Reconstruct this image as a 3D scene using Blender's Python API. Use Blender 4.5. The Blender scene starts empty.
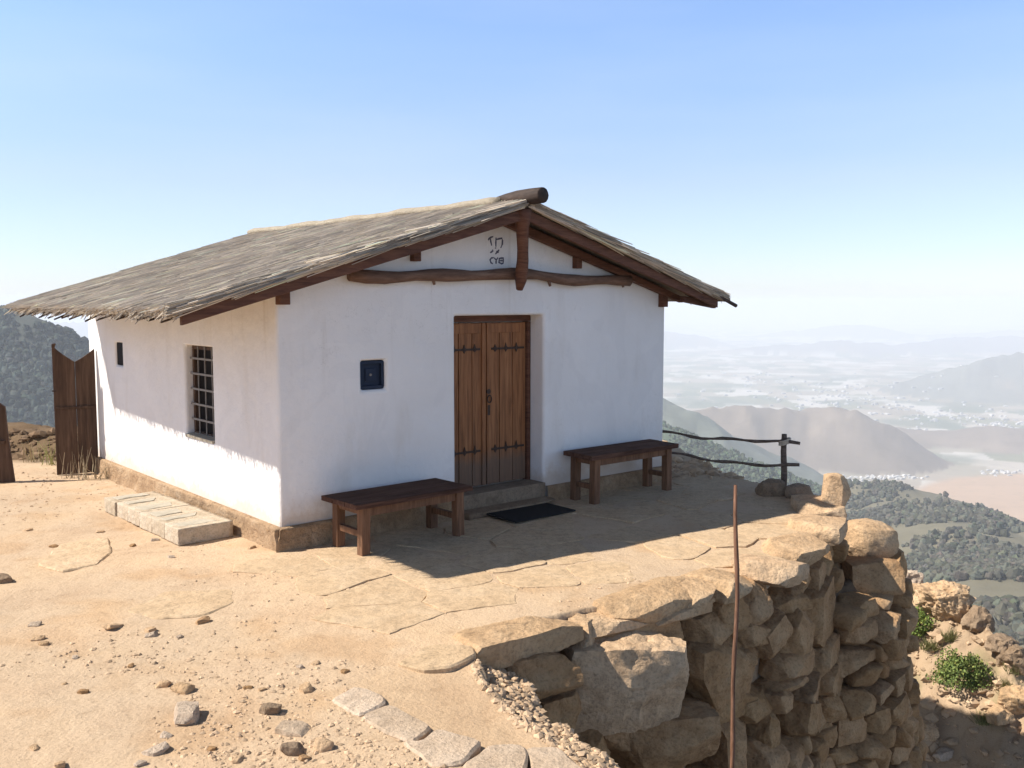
import bpy, bmesh, math, random
import numpy as np
from mathutils import Vector, Matrix, Euler

random.seed(7)
rng = np.random.default_rng(7)
R = math.radians
sc = bpy.context.scene
COL = sc.collection

# ------------------------------------------------------------------ camera model
FPX = 945.0
PITCH = R(5.0)
EYE = 2.2
CP, SP = math.cos(PITCH), math.sin(PITCH)


def ray(px, py):
    a = (px - 512) / FPX
    b = -(py - 384) / FPX
    return np.array([a, CP + b * SP, -SP + b * CP])


def G(px, py, z=0.0):
    """where the sight line of a photo pixel meets the level z"""
    r = ray(px, py)
    t = (z - EYE) / r[2]
    return np.array([0, 0, EYE]) + r * t


def D(px, py, dist):
    """point on a sight line at forward distance dist"""
    r = ray(px, py)
    return np.array([0, 0, EYE]) + r * (dist / r[1])


def proj(p):
    x, y, z = p[0], p[1], p[2] - EYE
    d = y * CP - z * SP
    u = y * SP + z * CP
    return 512 + FPX * x / d, 384 - FPX * u / d


# ------------------------------------------------------------------ noise (numpy)
_T = np.random.default_rng(99).random(4096)


def _h3(i, j, k, s):
    return _T[((i * 73856093) ^ (j * 19349663) ^ (k * 83492791) ^ (s * 2654435)) & 4095]


def vnoise3(p, seed=0):
    p = np.asarray(p, float)
    i = np.floor(p).astype(np.int64)
    f = p - i
    f = f * f * (3 - 2 * f)
    x, y, z = i[..., 0], i[..., 1], i[..., 2]
    fx, fy, fz = f[..., 0], f[..., 1], f[..., 2]
    def l(a, b, t): return a + (b - a) * t
    c = [[[_h3(x + a, y + b, z + d, seed) for d in (0, 1)] for b in (0, 1)] for a in (0, 1)]
    r = l(l(l(c[0][0][0], c[1][0][0], fx), l(c[0][1][0], c[1][1][0], fx), fy),
          l(l(c[0][0][1], c[1][0][1], fx), l(c[0][1][1], c[1][1][1], fx), fy), fz)
    return r * 2 - 1


def fbm3(p, octv=4, seed=0, gain=.5):
    a, s, t = 1.0, 0.0, 0.0
    p = np.asarray(p, float)
    for o in range(octv):
        s = s + a * vnoise3(p, seed + o * 17)
        t += a
        a *= gain
        p = p * 2.03 + 5.1
    return s / t


def fbm2(x, y, octv=4, seed=0, gain=.5):
    return fbm3(np.stack([x, y, np.zeros_like(x) + .37], -1), octv, seed, gain)


def smooth(a, b, x):
    t = np.clip((x - a) / (b - a), 0, 1)
    return t * t * (3 - 2 * t)


# ------------------------------------------------------------------ mesh helpers
def link(o, parent=None):
    COL.objects.link(o)
    if parent is not None:
        o.parent = parent
    return o


def np_obj(name, verts, faces, mat, parent=None, loc=None, smooth_=True, col=None, sharp=None):
    """faces: (n,k) array or list of arrays of one k each"""
    me = bpy.data.meshes.new(name)
    verts = np.asarray(verts, np.float32)
    fl = faces if isinstance(faces, list) and len(faces) and isinstance(faces[0], np.ndarray) else [np.asarray(faces)]
    nl = sum(f.size for f in fl)
    npoly = sum(len(f) for f in fl)
    me.vertices.add(len(verts))
    me.vertices.foreach_set('co', verts.ravel())
    me.loops.add(nl)
    me.polygons.add(npoly)
    me.loops.foreach_set('vertex_index', np.concatenate([f.ravel() for f in fl]).astype(np.int32))
    st, tot = [], []
    c = 0
    for f in fl:
        k = f.shape[1]
        st.append(c + np.arange(len(f)) * k)
        tot.append(np.full(len(f), k))
        c += f.size
    me.polygons.foreach_set('loop_start', np.concatenate(st).astype(np.int32))
    me.polygons.foreach_set('loop_total', np.concatenate(tot).astype(np.int32))
    me.update(calc_edges=True)
    me.validate()
    me.polygons.foreach_set('use_smooth', [smooth_] * len(me.polygons))
    if col is not None:
        at = me.color_attributes.new('Col', 'FLOAT_COLOR', 'POINT')
        c4 = np.ones((len(verts), 4), np.float32)
        c4[:, :3] = col
        at.data.foreach_set('color', c4.ravel())
    me.materials.append(mat)
    if sharp:
        me.set_sharp_from_angle(angle=sharp)
    o = bpy.data.objects.new(name, me)
    link(o, parent)
    if loc is not None:
        o.location = loc
    return o


class MB:
    """collects boxes, prisms and tubes; build() links them as one mesh object"""
    def __init__(self):
        self.bm = bmesh.new()

    def box(self, c, size, rot=None, taper=None):
        m = Matrix.Translation(Vector(c))
        if rot is not None:
            m = m @ Euler(rot).to_matrix().to_4x4()
        hx, hy, hz = [s / 2 for s in size]
        vs = []
        for z in (-hz, hz):
            k = 1 if (taper is None or z < 0) else taper
            for x, y in ((-hx, -hy), (hx, -hy), (hx, hy), (-hx, hy)):
                vs.append(self.bm.verts.new(m @ Vector((x * k, y * k, z))))
        for f in ((3, 2, 1, 0), (4, 5, 6, 7), (0, 1, 5, 4), (1, 2, 6, 5), (2, 3, 7, 6), (3, 0, 4, 7)):
            self.bm.faces.new([vs[i] for i in f])
        return self

    def prism(self, pts, d):
        """closed outline of 3D points extruded by vector d"""
        a = [self.bm.verts.new(Vector(p)) for p in pts]
        b = [self.bm.verts.new(Vector(p) + Vector(d)) for p in pts]
        n = len(a)
        self.bm.faces.new(a[::-1])
        self.bm.faces.new(b)
        for i in range(n):
            self.bm.faces.new((a[i], a[(i + 1) % n], b[(i + 1) % n], b[i]))
        return self

    def tube(self, pts, rad, n=8, flat=1.0, jit=0.0):
        pts = [Vector(p) for p in pts]
        if not hasattr(rad, '__len__'):
            rad = [rad] * len(pts)
        rings = []
        for i, p in enumerate(pts):
            t = (pts[min(i + 1, len(pts) - 1)] - pts[max(i - 1, 0)]).normalized()
            up = Vector((0, 0, 1)) if abs(t.z) < .9 else Vector((0, 1, 0))
            a = t.cross(up).normalized()
            b = t.cross(a).normalized()
            ring = []
            for k in range(n):
                g = 2 * math.pi * k / n
                rr = rad[i] * (1 + random.uniform(-jit, jit))
                ring.append(self.bm.verts.new(p + a * math.cos(g) * rr + b * math.sin(g) * rr * flat))
            rings.append(ring)
        for i in range(len(rings) - 1):
            for k in range(n):
                self.bm.faces.new((rings[i][k], rings[i][(k + 1) % n], rings[i + 1][(k + 1) % n], rings[i + 1][k]))
        self.bm.faces.new(rings[0][::-1])
        self.bm.faces.new(rings[-1])
        return self

    def build(self, name, mat, parent=None, loc=None, bevel=0, smooth_=False, seg=2):
        bmesh.ops.recalc_face_normals(self.bm, faces=self.bm.faces)
        if bevel:
            es = [e for e in self.bm.edges if len(e.link_faces) == 2 and e.calc_face_angle(0) > .5]
            bmesh.ops.bevel(self.bm, geom=es, offset=bevel, segments=seg, affect='EDGES', profile=.6)
        me = bpy.data.meshes.new(name)
        self.bm.to_mesh(me)
        self.bm.free()
        for p in me.polygons:
            p.use_smooth = smooth_
        me.materials.append(mat)
        o = bpy.data.objects.new(name, me)
        link(o, parent)
        if loc is not None:
            o.location = loc
        return o


def tag(o, label=None, cat=None, group=None, kind=None):
    if label: o['label'] = label
    if cat: o['category'] = cat
    if group: o['group'] = group
    if kind: o['kind'] = kind
    return o


def thing(name, label, cat, loc=(0, 0, 0), rz=0.0, group=None):
    o = bpy.data.objects.new(name, None)
    o.empty_display_size = .1
    link(o)
    o.location = loc
    o.rotation_euler = (0, 0, rz)
    return tag(o, label, cat, group)


_CS = {}


def cube_grid(n):
    if n not in _CS:
        bm = bmesh.new()
        bmesh.ops.create_cube(bm, size=2)
        bmesh.ops.subdivide_edges(bm, edges=bm.edges[:], cuts=n - 1, use_grid_fill=True)
        v = np.array([w.co[:] for w in bm.verts])
        f = np.array([[w.index for w in q.verts] for q in bm.faces])
        bm.free()
        _CS[n] = (v, f)
    return _CS[n]


def rock(size, seed, n=10, rnd=.35, cuts=7, amp=.10, freq=1.3, fine=.03):
    """weathered stone: rounded block, chipped by planes, roughened; size = half extents"""
    v, f = cube_grid(n)
    r = np.random.default_rng(seed)
    sp = v / np.linalg.norm(v, axis=1, keepdims=True)
    q = v * (1 - rnd) + sp * rnd * 1.12
    for _ in range(cuts):
        nn = r.normal(size=3)
        nn /= np.linalg.norm(nn)
        d = r.uniform(.78, 1.12)
        s = q @ nn
        q = q - np.maximum(s - d, 0)[:, None] * nn * .95
    off = r.uniform(0, 50, 3)
    asp = np.asarray(size) / max(size)
    q = q + sp * (amp * fbm3(q * freq * asp + off, 3, seed % 97))[:, None]
    q = q * np.asarray(size)
    ridg = 1 - 2 * np.abs(fbm3(q * 9 + off, 3, seed % 89))
    q = q + sp * (fine * min(size) * 1.4 * (ridg - .4))[:, None]
    q = q + sp * (fine * min(size) * 1.8 * fbm3(q / max(min(size), .02) * 2.6 + off, 5, seed % 83, .6))[:, None]
    return q, f


# ------------------------------------------------------------------ materials
class NT:
    def __init__(self, name):
        self.m = bpy.data.materials.new(name)
        self.m.use_nodes = True
        self.t = self.m.node_tree
        self.b = self.t.nodes['Principled BSDF']
        self.b.inputs['Specular IOR Level'].default_value = .25
        self.co = self.t.nodes.new('ShaderNodeTexCoord').outputs['Object']

    def n(self, typ, **kw):
        x = self.t.nodes.new(typ)
        for k, v in kw.items():
            setattr(x, k, v)
        return x

    def l(self, a, b):
        self.t.links.new(a, b)

    def scaled(self, s):
        m = self.n('ShaderNodeMapping')
        m.inputs['Scale'].default_value = s if hasattr(s, '__len__') else (s, s, s)
        self.l(self.co, m.inputs[0])
        return m.outputs[0]

    def noise(self, scale, detail=5, rough=.6, vec=None, dist=0):
        x = self.n('ShaderNodeTexNoise')
        x.inputs['Scale'].default_value = 1
        x.inputs['Detail'].default_value = detail
        x.inputs['Roughness'].default_value = rough
        x.inputs['Distortion'].default_value = dist
        self.l(vec if vec is not None else self.scaled(scale), x.inputs['Vector'])
        return x.outputs['Fac']

    def ramp(self, fac, stops):
        x = self.n('ShaderNodeValToRGB')
        e = x.color_ramp.elements
        while len(e) < len(stops):
            e.new(.5)
        for i, (p, c) in enumerate(stops):
            e[i].position = p
            e[i].color = (*c, 1) if len(c) == 3 else c
        self.l(fac, x.inputs[0])
        return x.outputs[0]

    def mix(self, fac, a, b, blend='MIX'):
        x = self.n('ShaderNodeMix', data_type='RGBA', blend_type=blend)
        for sock, v in ((x.inputs[0], fac), (x.inputs[6], a), (x.inputs[7], b)):
            if isinstance(v, (int, float)):
                sock.default_value = v
            elif isinstance(v, tuple):
                sock.default_value = (*v, 1)
            else:
                self.l(v, sock)
        return x.outputs[2]

    def math(self, op, a, b=0.0):
        x = self.n('ShaderNodeMath', operation=op)
        for sock, v in ((x.inputs[0], a), (x.inputs[1], b)):
            if isinstance(v, (int, float)):
                sock.default_value = v
            else:
                self.l(v, sock)
        return x.outputs[0]

    def bump(self, hs):
        """hs: list of (height socket, strength, distance)"""
        prev = None
        for h, s, d in hs:
            x = self.n('ShaderNodeBump')
            x.inputs['Strength'].default_value = s
            x.inputs['Distance'].default_value = d
            self.l(h, x.inputs['Height'])
            if prev is not None:
                self.l(prev, x.inputs['Normal'])
            prev = x.outputs[0]
        self.l(prev, self.b.inputs['Normal'])

    def done(self, color, rough=.9):
        if isinstance(color, tuple):
            self.b.inputs['Base Color'].default_value = (*color, 1)
        else:
            self.l(color, self.b.inputs['Base Color'])
        self.b.inputs['Roughness'].default_value = rough
        return self.m


GREY = lambda v: (v, v, v)


def m_plaster():
    k = NT('plaster')
    big = k.noise(.9, 4)
    fine = k.noise(14, 8, .7)
    c = k.ramp(big, [(.3, (.745, .705, .66)), (.7, (.815, .775, .73))])
    st = k.ramp(k.noise((2.5, 2.5, .6), 5, .65), [(.56, GREY(0)), (.78, GREY(1))])
    c = k.mix(k.math('MULTIPLY', st, .42), c, (.60, .53, .44))
    # splashed earth near the foot of the wall, ragged
    sep = k.n('ShaderNodeSeparateXYZ')
    k.l(k.co, sep.inputs[0])
    zz = k.math('ADD', sep.outputs[2], k.math('MULTIPLY', k.noise(5, 6, .7), -.5))
    sp = k.ramp(zz, [(.0, GREY(1)), (.16, GREY(0))])
    c = k.mix(k.math('MULTIPLY', sp, .55), c, (.50, .37, .25))
    # repainted patches and hairline cracks
    pt = k.ramp(k.noise((1.6, 1.6, 1.2), 3, .5, dist=1.2), [(.50, GREY(0)), (.515, GREY(1))])
    c = k.mix(k.math('MULTIPLY', pt, .10), c, (.56, .53, .51))
    wv = k.n('ShaderNodeTexVoronoi', feature='DISTANCE_TO_EDGE')
    wm = k.n('ShaderNodeVectorMath', operation='ADD')
    nz = k.n('ShaderNodeTexNoise')
    nz.inputs['Scale'].default_value = 3.5
    nz.inputs['Detail'].default_value = 6
    k.l(k.co, nz.inputs['Vector'])
    k.l(k.scaled(.9), wm.inputs[0])
    k.l(nz.outputs['Color'], wm.inputs[1])
    k.l(wm.outputs[0], wv.inputs['Vector'])
    cr = k.math('MULTIPLY', k.ramp(wv.outputs['Distance'], [(.0, GREY(1)), (.006, GREY(0))]), k.ramp(k.noise(1.3, 2), [(.50, GREY(0)), (.60, GREY(1))]))
    c = k.mix(k.math('MULTIPLY', cr, .55), c, (.33, .29, .25))
    drip = k.ramp(k.noise((7, 7, .35), 4, .6), [(.60, GREY(0)), (.74, GREY(1))])
    dz = k.ramp(k.math('MULTIPLY', sep.outputs[2], .4), [(.5, GREY(0)), (.9, GREY(1))])
    c = k.mix(k.math('MULTIPLY', k.math('MULTIPLY', drip, dz), .40), c, (.47, .40, .32))
    k.bump([(big, .5, .06), (k.noise(4, 5), .6, .03), (fine, .45, .008)])
    return k.done(c, .93)


def m_rock(name, a, b, c3, sc_=1.0, bump=.8):
    k = NT(name)
    n1 = k.noise(2.2 * sc_, 6, .65, dist=.4)
    n2 = k.noise(11 * sc_, 8, .7)
    n3 = k.noise(45 * sc_, 5, .7)
    c = k.ramp(n1, [(.28, a), (.52, b), (.76, c3)])
    c = k.mix(.55, c, k.ramp(n2, [(.25, GREY(.35)), (.55, GREY(.95)), (.8, GREY(1.0))]), 'MULTIPLY')
    pits = k.ramp(n3, [(.30, GREY(0)), (.5, GREY(1))])
    c = k.mix(.35, c, pits, 'MULTIPLY')
    oi = k.n('ShaderNodeObjectInfo')
    hv = k.n('ShaderNodeHueSaturation')
    k.l(c, hv.inputs['Color'])
    k.l(k.math('ADD', k.math('MULTIPLY', oi.outputs['Random'], .18), .91), hv.inputs['Value'])
    k.l(k.math('ADD', k.math('MULTIPLY', oi.outputs['Random'], -.08), 1.06), hv.inputs['Saturation'])
    vo = k.n('ShaderNodeTexVoronoi', feature='DISTANCE_TO_EDGE')
    k.l(k.scaled((5 * sc_, 5 * sc_, 9 * sc_)), vo.inputs['Vector'])
    vo.inputs['Scale'].default_value = 1
    k.bump([(n1, bump * .6, .06), (k.math('MINIMUM', vo.outputs['Distance'], .12), bump * .45, .05), (n2, bump, .035), (n3, bump * .7, .008)])
    return k.done(hv.outputs[0], .95)


def m_ground(name, stones=True, fine=1.0):
    k = NT(name)
    at = k.n('ShaderNodeVertexColor', layer_name='Col')
    n1 = k.noise(1.1, 6, .6)
    n2 = k.noise(9, 8, .72)
    n3 = k.noise(60, 6, .75)
    c = k.mix(.7, at.outputs[0], k.ramp(n1, [(.25, (.80, .74, .70)), (.5, (1, 1, 1)), (.75, (1.0, .97, .90))]), 'MULTIPLY')
    c = k.mix(.5, c, k.ramp(n2, [(.25, (.52, .46, .40)), (.48, GREY(1)), (.8, GREY(1))]), 'MULTIPLY')
    c = k.mix(.55 * fine, c, k.ramp(n3, [(.28, (.35, .30, .26)), (.47, GREY(1)), (.8, GREY(1))]), 'MULTIPLY')
    vo = k.n('ShaderNodeTexVoronoi')
    k.l(k.scaled(38), vo.inputs['Vector'])
    vo.inputs['Scale'].default_value = 1
    k.bump([(n2, .55, .03), (n3, .6, .008), (vo.outputs['Distance'], .25, .008)])
    return k.done(c, .97)


def m_wood(name, a, b, c3, grain=(30, 30, 2.2), rough=.75, bump=.35, obj_random=.25):
    k = NT(name)
    g = k.noise(grain, 6, .65, dist=.6)
    g2 = k.noise(tuple(x * 3.3 for x in grain), 4, .6)
    blot = k.noise(2.3, 4, .6)
    c = k.ramp(g, [(.28, a), (.5, b), (.74, c3)])
    c = k.mix(.6, c, k.ramp(g2, [(.3, GREY(.45)), (.55, GREY(1))]), 'MULTIPLY')
    c = k.mix(.5, c, k.ramp(blot, [(.3, GREY(.55)), (.6, GREY(1))]), 'MULTIPLY')
    oi = k.n('ShaderNodeObjectInfo')
    hv = k.n('ShaderNodeHueSaturation')
    k.l(c, hv.inputs['Color'])
    k.l(k.math('ADD', k.math('MULTIPLY', oi.outputs['Random'], obj_random), 1 - obj_random / 2), hv.inputs['Value'])
    k.bump([(g, bump, .006), (g2, bump, .002)])
    return k.done(hv.outputs[0], rough)


def m_attr(name, rough=.9, nscale=0, namt=.4, bump=0, bdist=1.0):
    k = NT(name)
    at = k.n('ShaderNodeVertexColor', layer_name='Col')
    c = at.outputs[0]
    if nscale:
        n = k.noise(nscale, 6, .7)
        c = k.mix(namt, c, k.ramp(n, [(.25, GREY(.4)), (.5, GREY(1)), (.8, GREY(1.0))]), 'MULTIPLY')
        if bump:
            k.bump([(n, bump, bdist)])
    return k.done(c, rough)


def m_flat(name, c, rough=.7, metal=0.0, nscale=20, var=.35, bump=.15):
    k = NT(name)
    n = k.noise(nscale, 6, .7)
    cc = k.mix(var, c, k.ramp(n, [(.3, GREY(.4)), (.6, GREY(1))]), 'MULTIPLY')
    k.b.inputs['Metallic'].default_value = metal
    k.bump([(n, bump, .003)])
    return k.done(cc, rough)


PLASTER = m_plaster()
ROCK = m_rock('rock', (.31, .165, .072), (.43, .26, .130), (.52, .35, .195))  # shade of the wall faces is darkened into this colour
ROCK_CAP = m_rock('lit_tone_rock', (.45, .285, .155), (.57, .385, .225), (.64, .465, .295))  # paler copy of the rock, sunlight on caps and lit stones put in
ROCK_PALE = m_rock('pale_rock', (.52, .385, .27), (.60, .465, .34), (.65, .53, .41), 2.0)
ROCK_DARK = m_rock('dark_rock', (.22, .15, .095), (.32, .225, .145), (.42, .31, .21), 1.5)
GROUND = m_ground('earth')
SLAB = m_rock('flagstone', (.53, .37, .222), (.585, .42, .26), (.63, .47, .31), 1.2, .35)
EDGE = m_rock('edging_rock', (.46, .335, .225), (.53, .40, .28), (.58, .455, .335), 1.6, .5)
PLINTH = m_rock('mud_plinth', (.30, .185, .10), (.44, .29, .165), (.53, .38, .24), 2.0, .9)
STEPROCK = m_rock('step_rock', (.45, .345, .235), (.52, .42, .30), (.57, .475, .36), 1.5, .4)
SLATE = m_flat('grey_slate', (.43, .375, .285), .95, 0, 12, .35)
BEAMWOOD = m_wood('red_brown_timber', (.075, .032, .020), (.145, .062, .036), (.20, .095, .055), (3, 3, 26))
LOGWOOD = m_wood('old_log', (.10, .055, .035), (.18, .10, .065), (.26, .16, .105), (3, 24, 24))
DARKLOG = m_wood('dark_log', (.035, .024, .018), (.065, .042, .03), (.11, .075, .055), (16, 4, 16))
GATEWOOD = m_wood('gate_wood', (.048, .026, .016), (.088, .050, .031), (.140, .083, .054), (22, 22, 1.2))
BENCHTOP = m_wood('dark_bench_board', (.060, .030, .020), (.110, .056, .038), (.165, .09, .062), (2.2, 28, 28), .85)
BENCHLEG = m_wood('bench_timber', (.12, .058, .030), (.20, .10, .052), (.27, .145, .08), (26, 26, 2.2))
RAILWOOD = m_wood('rail_wood', (.085, .06, .045), (.15, .108, .082), (.25, .185, .14), (2.5, 22, 22))
POLEWOOD = m_wood('pole_wood', (.10, .045, .025), (.17, .082, .045), (.25, .13, .08), (30, 30, 3))
IRON = m_flat('dark_iron', (.065, .040, .028), .7, .2)
BARS = m_flat('worn_bar_paint', (.24, .215, .19), .6, .2)
GLASSDARK = m_flat('dark_pane', (.016, .013, .012), .6, 0, 3, .2, .02)
GLASSDARK.node_tree.nodes['Principled BSDF'].inputs['Specular IOR Level'].default_value = .06
SHUTTER = m_flat('blue_black_shutter', (.026, .036, .060), .45, 0, 9, .4)
MATMAT = m_flat('woven_mat', (.035, .032, .030), .95, 0, 120, .6, .5)
PAINTMARK = m_flat('faded_paint', (.12, .11, .14), .9, 0, 60, .4)
THATCH = m_attr('thatch_straw', .95)
DRYGRASS = m_attr('dry_grass', .9)
LEAF = m_attr('leaves', .7)
TERRAIN = m_attr('terrain', 1.0, .02, .35, .35, 6.0)
FOREST = m_attr('forest', 1.0)
TOWN = m_attr('town_walls', .9)


def m_door():
    k = NT('door_wood')
    g = k.noise((26, 26, 1.4), 6, .65, dist=.8)
    g2 = k.noise((90, 90, 5), 4, .6)
    c = k.ramp(g, [(.25, (.12, .045, .017)), (.5, (.28, .115, .043)), (.75, (.42, .19, .08))])
    c = k.mix(.5, c, k.ramp(g2, [(.3, GREY(.45)), (.55, GREY(1))]), 'MULTIPLY')
    sep = k.n('ShaderNodeSeparateXYZ')
    k.l(k.co, sep.inputs[0])
    zz = k.math('ADD', sep.outputs[2], k.math('MULTIPLY', k.noise(4, 5, .7), -.25))
    dirt = k.ramp(zz, [(.34, GREY(1)), (.50, GREY(0))])   # scuffed, dusty foot of the leaves
    c = k.mix(k.math('MULTIPLY', dirt, .7), c, (.13, .10, .075))
    k.bump([(g, .4, .006), (g2, .3, .002)])
    return k.done(c, .65)


DOORWOOD = m_door()
for m_ in (MATMAT, BENCHTOP, SHUTTER):
    m_.node_tree.nodes['Principled BSDF'].inputs['Specular IOR Level'].default_value = .08

# ------------------------------------------------------------------ house frame
TH = R(40.5)
CORNER = np.array([-2.051, 8.232, 0.0])
UX = np.array([math.cos(TH), math.sin(TH), 0])
VX = np.array([-math.sin(TH), math.cos(TH), 0])
HW, HL = 5.16, 5.30          # width of the gable wall, length of the side wall
RS, RZ = 2.50, 3.20          # ridge line: s and top height
SL = .288                    # roof slope
EL, ER = -1.12, 5.74         # eaves


def HPt(s, v, z=0.0):
    return CORNER + UX * s + VX * v + np.array([0, 0, z])


def to_sv(p):
    d = np.asarray(p) - CORNER
    return float(d @ UX), float(d @ VX)


def front(px, py, v=0.0):
    r = ray(px, py)
    c = CORNER + VX * v
    t = ((c - np.array([0, 0, EYE])) @ VX) / (r @ VX)
    p = np.array([0, 0, EYE]) + r * t
    return float((p - CORNER) @ UX), float(p[2])


def roof_top(s):
    return RZ - SL * abs(s - RS)


# ------------------------------------------------------------------ near ground
WALL_TOP = [tuple(G(*p)[:2]) for p in ((480, 652), (540, 634), (600, 619), (660, 605), (715, 592), (776, 577),
                                       (803, 563), (827, 538), (838, 524))]
WALL_TOP += [(3.38, 9.75), (3.44, 10.3), (3.38, 10.8), (3.2, 11.15), (2.95, 11.45), (2.75, 12.0), (2.65, 13.0)]
BULGE = [(2.5, 8.05), (2.95, 8.40), (3.40, 8.68), (3.75, 9.0), (4.0, 9.55), (4.02, 10.2), (3.85, 10.8), (3.5, 11.3)]
PATH_EDGE = [tuple(G(480, 652)[:2]), tuple(G(482, 676, -.03)[:2]), tuple(G(512, 712, -.06)[:2]), tuple(G(560, 752, -.10)[:2]),
             (.55, 4.0), (.8, 2.5), (1.0, -4)]
PLATEAU = WALL_TOP + [(2.4, 15.5), (-1, 18.5), (-4.5, 15.6), (-6.5, 14.8), (-9, 15.5), (-16, 17), (-16, -4)] + PATH_EDGE[::-1][:-1]


def poly_dist(x, y, pts, closed=False):
    d = np.full(x.shape, 1e9)
    n = len(pts)
    for i in range(n if closed else n - 1):
        ax, ay = pts[i]
        bx, by = pts[(i + 1) % n]
        dx, dy = bx - ax, by - ay
        t = np.clip(((x - ax) * dx + (y - ay) * dy) / (dx * dx + dy * dy + 1e-9), 0, 1)
        d = np.minimum(d, (x - ax - t * dx) ** 2 + (y - ay - t * dy) ** 2)
    return np.sqrt(d)


def in_poly(x, y, pts):
    r = np.zeros(x.shape, bool)
    n = len(pts)
    for i in range(n):
        ax, ay = pts[i]
        bx, by = pts[(i + 1) % n]
        c = (ay > y) != (by > y)
        r ^= c & (x < (bx - ax) * (y - ay) / (by - ay + 1e-12) + ax)
    return r


CREST = np.array([D(*p) for p in ((700, 560, 18.2), (880, 562, 17.0), (908, 569, 16.6), (930, 580, 16.2), (972, 603, 15.6), (988, 636, 15.0),
                                  (1024, 664, 14.6), (1080, 705, 14.0), (1250, 800, 13.2), (1700, 1000, 12.5))])


def hill_h(x, y):
    """the rocky shoulder below the terrace: a slope up to a crest, falling away beyond"""
    cy = np.interp(x, CREST[:, 0], CREST[:, 1])
    cz = np.interp(x, CREST[:, 0], CREST[:, 2])
    q = y - cy
    n = fbm2(x * .8, y * .8, 5, 3)
    n2 = 1 - 2 * np.abs(fbm2(x * 2.1, y * 2.1, 4, 8))
    z = np.where(q < 0, cz + .78 * np.maximum(q, -4.5), cz - .75 * q)
    return z + .26 * n + .15 * (n2 - .4) + .06 * fbm2(x * 7, y * 7, 4, 9)


def hill_hit(px, py):
    r = ray(px, py)
    t = np.arange(9.0, 19.0, .05) / r[1]
    p = np.array([0, 0, EYE])[None] + t[:, None] * r[None]
    h = hill_h(p[:, 0], p[:, 1])
    k = np.argmax(p[:, 2] < h) if (p[:, 2] < h).any() else len(t) - 60
    return np.array([p[k, 0], p[k, 1], h[k]])


def ground_h(x, y, detail=True):
    x = np.asarray(x, float)
    y = np.asarray(y, float)
    ins = in_poly(x, y, PLATEAU)
    dw = poly_dist(x, y, WALL_TOP)
    wob = .09 * fbm2(x * 4.5, y * 4.5, 4, 19)
    dpth = np.maximum(poly_dist(x, y, PATH_EDGE) + np.where(ins, 0, wob), 0)
    dout = poly_dist(x, y, PLATEAU, True)
    n = fbm2(x * .55, y * .55, 3, 1)
    inside = .020 * n
    if detail:
        inside = inside + .012 * fbm2(x * 2.6, y * 2.6, 4, 2) + .006 * fbm2(x * 13, y * 13, 3, 4)
    # low bank of earth along the far left edge of the yard
    bk = smooth(13.1, 13.9, y + .25 * fbm2(x * 1.5, y * 1.5, 3, 5) + (x + 6.5) * .12) * smooth(-3.9, -4.6, x)
    inside = inside + bk * (.24 + .10 * fbm2(x * 3, y * 3, 3, 6))
    # trodden path dips a little towards the wall end
    pd = smooth(.9, .1, dpth) * smooth(6.2, 4.6, y)
    inside = inside - .07 * pd
    sdw = np.where(ins, -dw, dw) + np.where(y < 10.2, .20, 0.0) * smooth(-.35, -.05, x + 0 * y)
    ins = ins & ~((sdw > 0) & (y < 11))
    cliff = -np.minimum(np.maximum(sdw, 0) * 16, 4.2) - np.maximum(dw - .35, 0) * .35
    slope = -.09 - .42 * dpth - 2.6 * np.maximum(dpth - .30, 0) + (.05 * fbm2(x * 9, y * 9, 4, 29) if detail else 0)
    slope = np.where(y < 7.5, slope, -9)
    rest = -np.minimum(dout * 1.3, 6) - .1
    far = (dw > 1.0) & (dpth > 1.5) & ((y > 13) | (x < -8))
    out = np.maximum(cliff, slope)
    out = np.where(far | (y > 12.3), rest, out)
    lb = in_poly(x, y, BULGE + [(3.0, 11.3), (2.6, 9.5)])
    db = poly_dist(x, y, BULGE)
    sb = np.where(lb, -db, db) + .22
    out = np.maximum(out, np.where((y > 7.6) & (y < 12), -.5 + .08 * n - np.maximum(sb, 0) * 16, -20))
    out = np.maximum(out, -6)
    gr = .05 * fbm2(x * 6, y * 6, 4, 7) if detail else 0
    return np.where(ins, inside, np.maximum(out + gr, np.where(x > 1.2, hill_h(x, y), -20)))


def grid_obj(name, xs, ys, hf, mat, colf, smooth_=True):
    X, Y = np.meshgrid(xs, ys)
    Z = hf(X, Y)
    V = np.stack([X, Y, Z], -1).reshape(-1, 3)
    nx, ny = len(xs), len(ys)
    i = np.arange(nx - 1)[None, :] + np.arange(ny - 1)[:, None] * nx
    F = np.stack([i, i + 1, i + 1 + nx, i + nx], -1).reshape(-1, 4)
    return np_obj(name, V, F, mat, smooth_=smooth_, col=colf(V))


SAND = np.array([.535, .385, .245])
PATH_FILL = [tuple(G(*p)[:2]) for p in ((400, 668), (462, 668), (500, 708), (548, 744), (470, 745), (430, 725), (360, 680))]


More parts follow.
